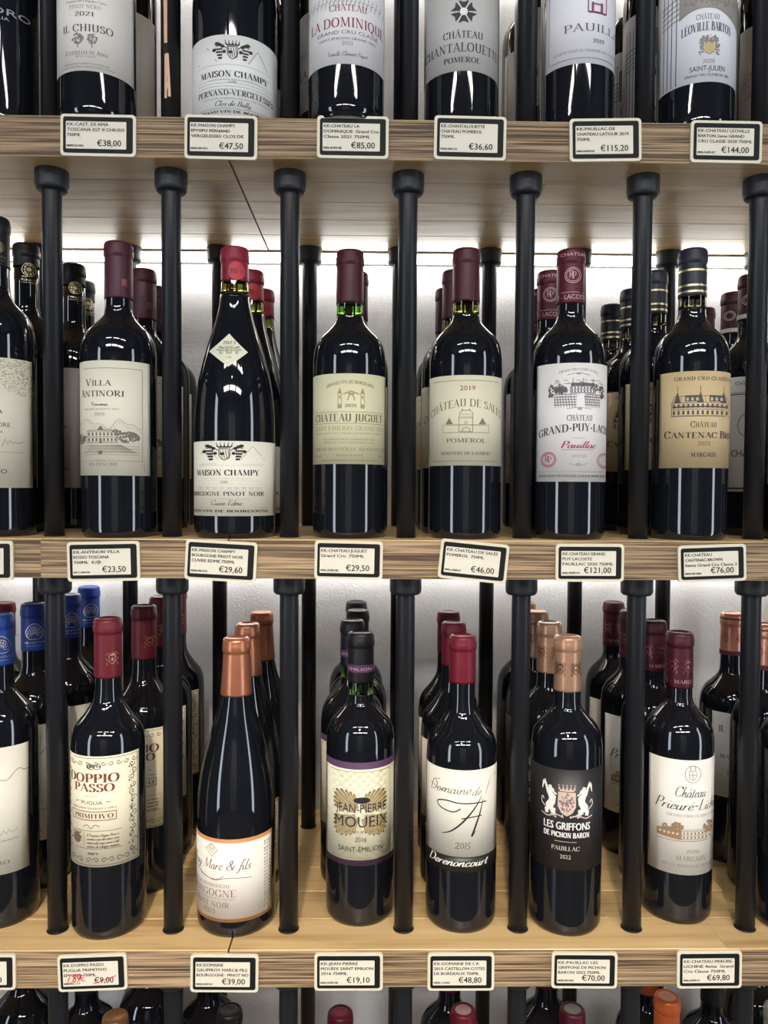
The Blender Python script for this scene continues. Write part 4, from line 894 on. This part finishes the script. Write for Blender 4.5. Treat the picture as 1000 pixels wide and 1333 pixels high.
def f_t2(L, b):
    p = L.paper(235, 45, 375, 150, LABM((.74, .75, .73)), b); d = L.ink(BLK); g = L.ink((.30, .30, .30)); g2 = L.ink((.38, .38, .37), lift=-.0001)
    champy_arms(L, d, 303, 66, 50, 26, 2)
    for a, c in ((262, 284), (322, 346)): L.line(g2, [(a, 80), ((a+c)/2, 60), (c, 80)], 1.5)
    for y in (84, 104, 108, 112, 116): L.line(g2, [(262, y), (350, y)], .6)
    L.text(d, 'MAISON CHAMPY', 265, 346, 100, 8, T=.2); L.text(g, 'LA PLUS ANCIENNE MAISON DE BOURGOGNE', 274, 337, 104, 1.8); L.text(d, '-1720-', 296, 309, 108, 2.8)
    L.text(d, 'PERNAND-VERGELESSES', 262, 353, 124, 7, T=.18); L.text(g, 'APPELLATION PERNAND VERGELESSES CONTROLEE', 266, 350, 129, 2); L.text(d, 'Clos de Bully', 281, 325, 138, 7, 'script', slant=.35, T=.1, tt=.035); L.text(d, 'GRAND VIN DE BOURGOGNE', 264, 354, 147, 3.4, T=.2, tt=.08); L.line(g, [(264, 141), (354, 141)], .5); L.done(p)
r = bottle('T', 306, .79, Hh=.30, shape='burg', R=.042, cap=(.40, .03, .06), label='top shelf burgundy-shaped bottle with pale label bearing black crown and grapes, front', face=f_t2)
rears(r, 'T', [(330, .876), (297, .962)], 'sloping-shouldered %s behind the crown and grapes label on the top shelf, %s of its file', 'crown and grapes bottles on the top shelf')
def f_t3(L, b):
    p = L.paper(403, -60, 500, 83, LABM((.76, .75, .76)), b); v = L.ink((.26, .03, .06)); g = L.ink((.17, .16, .18)); e = L.ink((.30, .29, .30), 'engraving')
    for k in range(20): L.line(e, [(405+k*5, 8-abs(k-9.5)*.0), (408+k*5, -6)], 1); L.line(e, [(404+k*5, 3), (409+k*5, 0)], .7)
    L.text(v, 'CHÂTEAU', 430, 476, 14, 8.5, T=.14); L.text(v, 'LA DOMINIQUE', 408, 496, 35, 12.5, T=.14); L.text(g, 'GRAND CRU CLASSÉ', 415, 489, 44, 4.5, 'sans'); L.text(g, 'SAINT-ÉMILION GRAND CRU', 418, 486, 51.5, 3.2, 'sans'); L.text(g, '2021', 445, 459, 58.5, 5, T=.08); L.text(g, 'Famille Clément Fayat', 428, 476, 72.5, 5.5, 'script', slant=.3, T=.12, tt=.05); L.done(p)
r = bottle('T', 451, .775, Hh=.30, cap=(.1, .02, .03), label='top shelf bottle with pale label lettered in dark red, front', face=f_t3)
rears(r, 'T', [(434, .856)], 'top shelf %s half hidden left behind the dark red lettered label, %s of its file', 'dark red lettered label bottles')
def f_t4(L, b):
    p = L.paper(540, -60, 662, 92, LABM((.50, .50, .48), .5), b); d = L.ink((.025, .025, .03)); wv = L.ink((.75, .75, .75), 'emblem', lift=.0001)
    for k in range(6):
        a = k*PI/3+PI/2; c_, s_ = math.cos(a), math.sin(a); X_ = lambda q, w_: (603+c_*q-s_*w_, 15+s_*q+c_*w_)
        L.poly(d, [X_(4, -2.2), X_(15, -6.5), X_(12.5, 0), X_(4, 0)]); L.poly(d, [X_(4, 0), X_(12.5, 0), X_(15, 6.5), X_(4, 2.2)])
        a += PI/6; X2 = (603+math.cos(a)*10, 15+math.sin(a)*10); L.line(wv, [(603, 15), X2], 1.3)
    L.disc(wv, 603, 15, 5, n=12); L.text(d, 'CHÂTEAU', 578, 627, 49, 9, T=.15); L.text(d, 'CHANTALOUETTE', 556, 645, 67, 11.5, T=.13); L.text(d, 'POMEROL', 579, 624, 81, 7, T=.16); L.done(p)
r = bottle('T', 600, .80, Hh=.30, cap=(.1, .1, .12), label='top shelf bottle with grey label and six-pointed cross emblem, standing alone before the wall', face=f_t4); ALLB.append(r)
def f_t5(L, b):
    p = L.paper(711, -60, 800, 82, LABM((.76, .76, .80)), b); d = L.ink((.06, .05, .08)); g = L.ink((.28, .26, .30)); v = L.ink((.24, .06, .14), 'emblem')
    L.line(g, [(716, -60), (716, 75), (800, 75)], 1.2); L.frame(v, 764, -8, 786, 15, 1.6); L.rect(v, 768, 2, 771, 14); L.rect(v, 779, 2, 782, 14); L.line(v, [(771, 4), (779, 4)], 2); L.line(v, [(764, 15), (786, 15)], 2.5)
    L.text(d, 'PAUILLAC', 734, 806, 40, 10, T=.10); L.text(d, '2019', 770, 784, 55, 5.5, T=.14); L.text(g, 'SOCIETE CIVILE DU VIGNOBLE DE CHATEAU LATOUR', 722, 806, 67, 3.4, 'sans'); L.done(p)
r = bottle('T', 751, .80, Hh=.30, cap=(.15, .02, .05), label='top shelf bottle with lilac-white label and thin double border, front', face=f_t5)
rears(r, 'T', [(714, .8795), (695, .956)], 'top shelf %s peeping left of the post before the double border label, %s of file', 'double border label bottles on the top shelf')
def f_t6(L, b):
    p = L.paper(856, -60, 968, 106, LABM((.74, .75, .80)), b); d = L.ink((.035, .035, .06)); g = L.ink((.22, .20, .18), 'engraving'); y_ = L.ink((.50, .40, .16), 'emblem'); rnd = random.Random(9)
    for k, x in enumerate((865, 870, 875, 881)): L.line(d, [(x, -40), (x, 104)], 1.1)
    for k in range(5): L.line(g, [(863, -8+k*7), (884, -12+k*7)], 1.3)
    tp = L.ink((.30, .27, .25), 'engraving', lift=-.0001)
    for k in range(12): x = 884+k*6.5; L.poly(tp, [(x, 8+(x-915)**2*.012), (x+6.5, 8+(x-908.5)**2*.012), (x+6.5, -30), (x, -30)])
    leaves(L, g, 925, 0, 34, 6, 90, rnd, 2.2)
    L.line(g, [(884, 19), (900, 11), (921, 9), (940, 13), (948, 19)], 1.2, smooth=4)
    L.text(d, 'CHÂTEAU', 905, 934, 24.5, 7, T=.13); L.text(d, 'LÉOVILLE BARTON', 887, 948, 39, 11.5, arch=4, T=.2)
    L.poly(y_, [(916, 55), (928, 55), (928, 68), (916, 68)]); leaves(L, g, 922, 50, 10, 6, 50, rnd, 1.6); shield(L, g, 922, 61, 15, 18, 1); 
    for s in (-1, 1): leaves(L, g, 922+s*10, 60, 2.5, 12, 26, rnd, 1.5)
    L.text(g, '2020', 914, 929, 82, 5.5, T=.1); L.text(d, 'SAINT-JULIEN', 898, 941, 91.5, 6.5, 'sans'); L.text(d, 'GRAND CRU CLASSE EN 1855', 892, 946, 98.5, 3.3, 'sans'); L.done(p)
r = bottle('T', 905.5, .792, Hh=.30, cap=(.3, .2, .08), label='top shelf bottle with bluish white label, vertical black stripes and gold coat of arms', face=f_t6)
rears(r, 'T', [(857, .8705), (830, .9485)], 'top shelf %s with shaded striped label between the two right posts, %s of file', 'striped label bottles on the top shelf')
def f_t7(L, b):
    p = L.paper(963, 22, 1032, 190, LABM((.42, .38, .35)), b); g = L.ink((.38, .28, .25), 'emblem'); leaves(L, g, 975, 100, 8, 18, 60, random.Random(1), 2); L.done(p)
r = bottle('T', 1003, .872, Hh=.30, cap=(.02, .02, .03), label='top shelf bottle with grey-brown label edge beside the rightmost post', face=f_t7); ALLB.append(r)
r = bottle('T', 994, .953, Hh=.30, cap=(.02, .02, .03), label='dark top shelf bottle farthest back at the right edge', face=lambda L, b: L.paper(956, 70, 1032, 190, LABM((.5, .5, .48)), b)); ALLB.append(r)
r = bottle('T', 1058, .795, Hh=.30, cap=(.02, .02, .03), label='top shelf bottle just beyond the right edge of the picture'); ALLB.append(r)

# ---- lowest shelf: only the heads of the bottles show
def f_u(rgb):
    def f(L, b):
        z0, z1 = L.zof(1480), L.zof(1610); k = (z1-z0)/130; y = lambda z: 1480+(z-z0)/k
        L.paper(L.cx-L.r*.8, y(.165), L.cx+L.r*.7, y(.06), LABM(rgb), b)
    return f
for cx, Y, top, cap, metal, tp, txt in (
    (150, .846, 1312, (.30, .15, .06), .6, None, 'bronze capped bottle head at the bottom edge under the struck-through price tag'),
    (299, .850, 1304, (.012, .012, .013), 0, (.05, .05, .05), 'black capped bottle head at the bottom edge, left of centre'),
    (443, .850, 1307, (.13, .006, .025), 0, (.2, .02, .04), 'burgundy capped bottle head at the bottom edge, left one of the two red ones'),
    (603, .850, 1304, (.22, .008, .03), 0, (.55, .35, .35), 'bright red capped bottle head at the bottom edge with torn silvery top'),
    (745, .850, 1303, (.12, .008, .03), 0, (.22, .26, .22), 'bottle head at the bottom edge with dark red capsule and grey-green disc on top'),
    (868, .852, 1287, (.52, .12, .04), .3, (.6, .3, .22), 'orange copper capped bottle head at the bottom edge, right of centre'),
    (1012, .850, 1300, (.45, .48, .36), 0, None, 'pale green capped bottle head at the bottom right corner'),
    (-20, .850, 1310, (.05, .05, .06), 0, None, 'bottle head beyond the bottom left corner')):
    ALLB.append(bottle('U', cx, Y, top, cap=cap, metal=metal, captopc=tp, label=txt, face=f_u((.7, .68, .6))))
for cx, Y, cap, txt, Hh in (
    (31, .935, (.02, .02, .02), 'black necked bottle with white neck band under the left end of the lower shelf', .335),
    (113, .94, (.02, .02, .02), 'dark shouldered bottle below the struck-through price tag', .30), (195, .945, (.02, .02, .02), 'black necked bottle below the lower shelf behind the second post', .34),
    (272, .94, (.03, .02, .015), 'dark bottle with brown neck label below the lower shelf, left of the black capped head', .31),
    (585, .935, (.24, .010, .035), 'bottle with red capsule skirt hanging into view below the lower shelf, centre', .305),
    (711, .94, (.14, .010, .04), 'bottle with burgundy capsule skirt below the lower shelf under the griffin label price tag', .305),
    (841, .94, (.55, .11, .03), 'bottle with orange capsule skirt below the lower shelf', .297),
    (927, .935, (.02, .02, .02), 'dark shiny shouldered bottle below the lower shelf, right of the orange capped head', .285),
    (982, .975, (.50, .54, .40), 'bottle with pale green capsule skirt below the lower shelf at the right', .31)):
    b_ = bottle('U', cx, Y, cap=cap, Hh=Hh, label=txt, face=f_u((.6, .58, .52))); ALLB.append(b_)
    if 'white neck band' in txt or 'second post' in txt or 'brown neck' in txt:
        c0 = (.62, .62, .60) if 'brown' not in txt else (.16, .11, .06)
        z = Hh-.045; mesh('neck_band', *(lambda V: (V, [(k, (k+1) % 40, 40+(k+1) % 40, 40+k) for k in range(40)]))([(.0151*math.cos(2*PI*k/40), .0151*math.sin(2*PI*k/40), zz) for zz in (z-.009, z+.009) for k in range(40)]), LABM(c0), b_, smooth=True)
for o in ALLB:
    for k in ('R_', 'H_'):
        if k in o: pass
seen = []
for o in ALLB:                                              # keep neighbours from touching
    for q in seen:
        if abs(o.location.z-q.location.z) < .01:
            d = (o.location-q.location).to_2d().length; m_ = o.get('R_', .0375)+q.get('R_', .0375)
            if d < m_: print('CLOSE %.1f mm: %s | %s' % ((m_-d)*1000, o['label'], q['label']))
    seen.append(o)
for o in ALLB:
    for k in ('R_', 'H_'):
        if k in o: del o[k]
# ------------------------------------------------------------------ price tags
CREAM = mat('tag_cream', (.68, .63, .50), .5); TBLK = mat('tag_black', (.008, .010, .010), .6, spec=.2); SLIP = mat('tag_slip', (.70, .66, .56), .6, bump=(500, .1, .0002))
def rrect(name, w_, h_, r_, y0, y1, m, parent, dx=0, dz=0):
    pts = []
    for cx_, cz_, a0 in ((w_/2-r_, h_/2-r_, 0), (-w_/2+r_, h_/2-r_, 90), (-w_/2+r_, -h_/2+r_, 180), (w_/2-r_, -h_/2+r_, 270)):
        for k in range(6): a = math.radians(a0+k*18); pts.append((cx_+r_*math.cos(a)+dx, cz_+r_*math.sin(a)+dz))
    n = len(pts); V = [(x, y0, z) for x, z in pts]+[(x, y1, z) for x, z in pts]
    return mesh(name, V, [tuple(range(n)), tuple(range(2*n-1, n-1, -1))]+[(k, n+k, n+(k+1) % n, (k+1) % n) for k in range(n)], m, parent)
def price_tag(x0, y0, x1, y1, rot, lines, code, price, label, hand=None):
    cx, cy = (x0+x1)/2, (y0+y1)/2; Y = YF-.0012
    p = atY(cx, cy, Y); s = Y/F; W_ = (x1-x0)*s*.985; H_ = (y1-y0)*s*.97
    e = empty('price_tag', p); tag(e, label, 'price tag', 'price tags on the shelf edges'); e.rotation_euler = (0, -math.radians(rot)*-1, 0)
    rrect('frame', W_, H_, .0035, -.0016, .0010, CREAM, e); k_ = rrect('holder', W_-.0055, H_-.0055, .0022, -.0022, -.0016, TBLK, e)
    ww, hh = W_*.80, H_*.655; dx = -W_*.022
    sl = rrect('price_slip', ww, hh, .0008, -.0026, -.0022, SLIP, e, dx, -H_*.012)
    class Fl: pass
    d = Ink(BLK)
    def tx(t, xl, zb, h, wmax=None, right=None, ink=d, b_=.00011):
        P, wd = sans(t); k = h
        kx = (wmax/wd) if wmax else h*.98
        ox = (right-wd*kx) if right is not None else xl
        for o2, o3 in ((-b_, 0), (b_, 0), (0, b_*.8)):
            for q in P: ink.P.append([(ox+px*kx+o2, zb+py*k+o3) for px, py in q])
        return ox, wd*kx
    L0, T0 = dx-ww/2+.0012, hh/2-H_*.012
    for k, t in enumerate(lines): tx(t, L0, T0-.0042-k*.0050, .0028, wmax=min(ww*.95, len(t)*.00262))
    tx(code, L0-.0004, T0-hh+.0018, .0019, wmax=len(code)*.00145)
    ox, pw = tx(price, 0, T0-hh+.0026, .0056, right=dx+ww/2-.0048)
    if hand:
        rd = Ink((.62, .02, .03)); P, wd = glyphs('7,89', 'serif', .17, .12, .2)
        for q in P: rd.P.append([(L0+.002+px*.0066, T0-hh+.0042+py*.0078) for px, py in q])
        o_ = L0+.002+wd*.0066
        for pts in ([(o_+.0045, .0058), (o_+.0015, .0062), (o_+.0008, .0035), (o_+.0018, .001), (o_+.0045, .0012)],): rd.P += strip([(a, T0-hh+.0045+b) for a, b in catmull(pts, 4)], lambda *_: .0008)
        for q in ([(o_-.0005, .004), (o_+.004, .0043)], [(o_-.0005, .0028), (o_+.0036, .003)]): rd.P += strip([(a, T0-hh+.0045+b) for a, b in q], lambda *_: .0006)
        rd.P += strip([(ox-.001, T0-hh+.002), (ox+pw+.003, T0-hh+.0095)], lambda *_: .0008)
        rd.build(lambda u, z, off: (u, -.0026-off, z), sl, .00025)
    d.build(lambda u, z, off: (u, -.0026-off, z), sl, .00018)
A = 'price tag reading %s on the %s shelf edge, %s'
for lv, rows in (('top', (
    (80, 150, 177, 204, .5, ('KK-CAST. DI AMA', 'TOSCANA IGT II CHIUSO', '750ML'), '0800.05.002', '€38,00', 'leftmost'),
    (241, 151, 335, 208, .6, ('KK-MAISON CHAMPY', 'ΕΡΥΘΡΟ PERNAND', 'VERGELESSES CLOS DE'), '0800.08.053', '€47,50', 'second from left'),
    (413, 152, 506, 207, .3, ('KK-CHATEAU LA', 'DOMINIQUE  Grand Cru', 'Classe 2021 750ML'), '0006-ANFR-BE', '€85,00', 'under the red lettered label'),
    (565, 152, 659, 209, .7, ('KK-CHANTALOUETTE', 'CHATEAU POMEROL', '750ML'), '0006.000142', '€36,60', 'under the six-pointed emblem'),
    (741, 155, 835, 211, -1.3, ('KK-PAUILLAC DE', 'CHATEAU LATOUR 2019', '750ML'), '0006.ANFR-PA', '€115,20', 'tilted, second from right'),
    (898, 158, 992, 213, .4, ('KK-CHATEAU LEOVILLE', 'BARTON 2eme GRAND', 'CRU CLASSE 2020 750ML'), '0006.ANFR-BT', '€144,00', 'rightmost'))),
  ('middle', (
    (-78, 703, 18, 756, 0, ('KK-GUADO AL TASSO', 'BOLGHERI 750ML'), '0071.000120', '€89,00', 'cut by the left edge'),
    (88, 704, 183, 757, -1.3, ('KK-ANTINORI VILLA', 'ROSSO TOSCANA', '750ML  Κ/Φ'), '0071.000181', '€23,50', 'leftmost full one'),
    (241, 703, 335, 757, 3.0, ('KK-MAISON CHAMPY', 'BOURGONE PINOT NOIR', 'CUVEE EDME 750ML'), '0800.08.024', '€29,60', 'tilted clockwise'),
    (409, 703, 499, 755, 1, ('KK-CHATEAU JUGUET', 'Grand Cru  750ML'), '0006-ANFR-BE', '€29,50', 'under the gate tower label'),
    (571, 704, 662, 757, 5.6, ('KK-CHATEAU DE SALES', 'POMEROL  750ML'), '0006-ANFR-P', '€46,00', 'strongly tilted clockwise'),
    (722, 707, 813, 758, 0, ('KK-CHATEAU GRAND', 'PUY LACOSTE', 'PAUILLAC 2020 750ML'), '0006.ANFR.PA', '€121,00', 'second from right'),
    (881, 708, 972, 758, -2.2, ('KK-CHATEAU', 'CANTENAC-BROWN', '3eme Grand Cru Classe 2'), '0800.001004', '€76,00', 'rightmost'))),
  ('lower', (
    (-70, 1240, 22, 1289, 0, ('KK-PRIMITIVO DI', 'SALENTO 750ML'), '0800.000730', '€18,90', 'cut by the left edge'),
    (75, 1240, 167, 1290, -2, ('KK-DOPPIO PASSO', 'PUGLIA PRIMITIVO', 'ΕΡΥΘΡΟ 750ML'), '0800.01.117', '€9,00', 'struck through, red handwriting'),
    (247, 1240, 338, 1292, .6, ('KK-DOMAINE', 'GAUFFROY MARC& FILS', 'BOURGOGNE : PINOT NO'), '0800.000741', '€39,00', 'below the copper-edged label'),
    (408, 1238, 500, 1290, 0, ('KK-JEAN PIERRE', 'MOUEIX SAINT EMILION', '2016 750ML'), '0006.ANFR-BE', '€19,10', 'below the gold fan label'),
    (555, 1238, 645, 1290, 0, ('KK-DOMAINE DE L\'A', '2015 CASTILLON COTES', 'DE BORDEAUX 750ML'), '0800.13.002', '€48,80', 'below the handwritten letter label'),
    (716, 1237, 805, 1287, .6, ('KK-PAUILLAC LES', 'GRIFFONS DE PICHON', 'BARON 2022 750ML'), '0800.001005', '€70,00', 'below the black griffin label'),
    (879, 1235, 967, 1287, -.3, ('KK-CHATEAU PRIEURE-', 'LICHINE 4eme  Grand', 'Cru Classe 750ML'), '0006-ANFR-M', '€69,80', 'rightmost')))):
    for x0, y0, x1, y1, rot, ln, code, pr_, wh in rows:
        price_tag(x0, y0, x1, y1, rot, ln, code, pr_, A % (pr_.replace('€', '')+' euro', lv, wh), hand=(pr_ == '€9,00'))
bpy.context.view_layer.update()
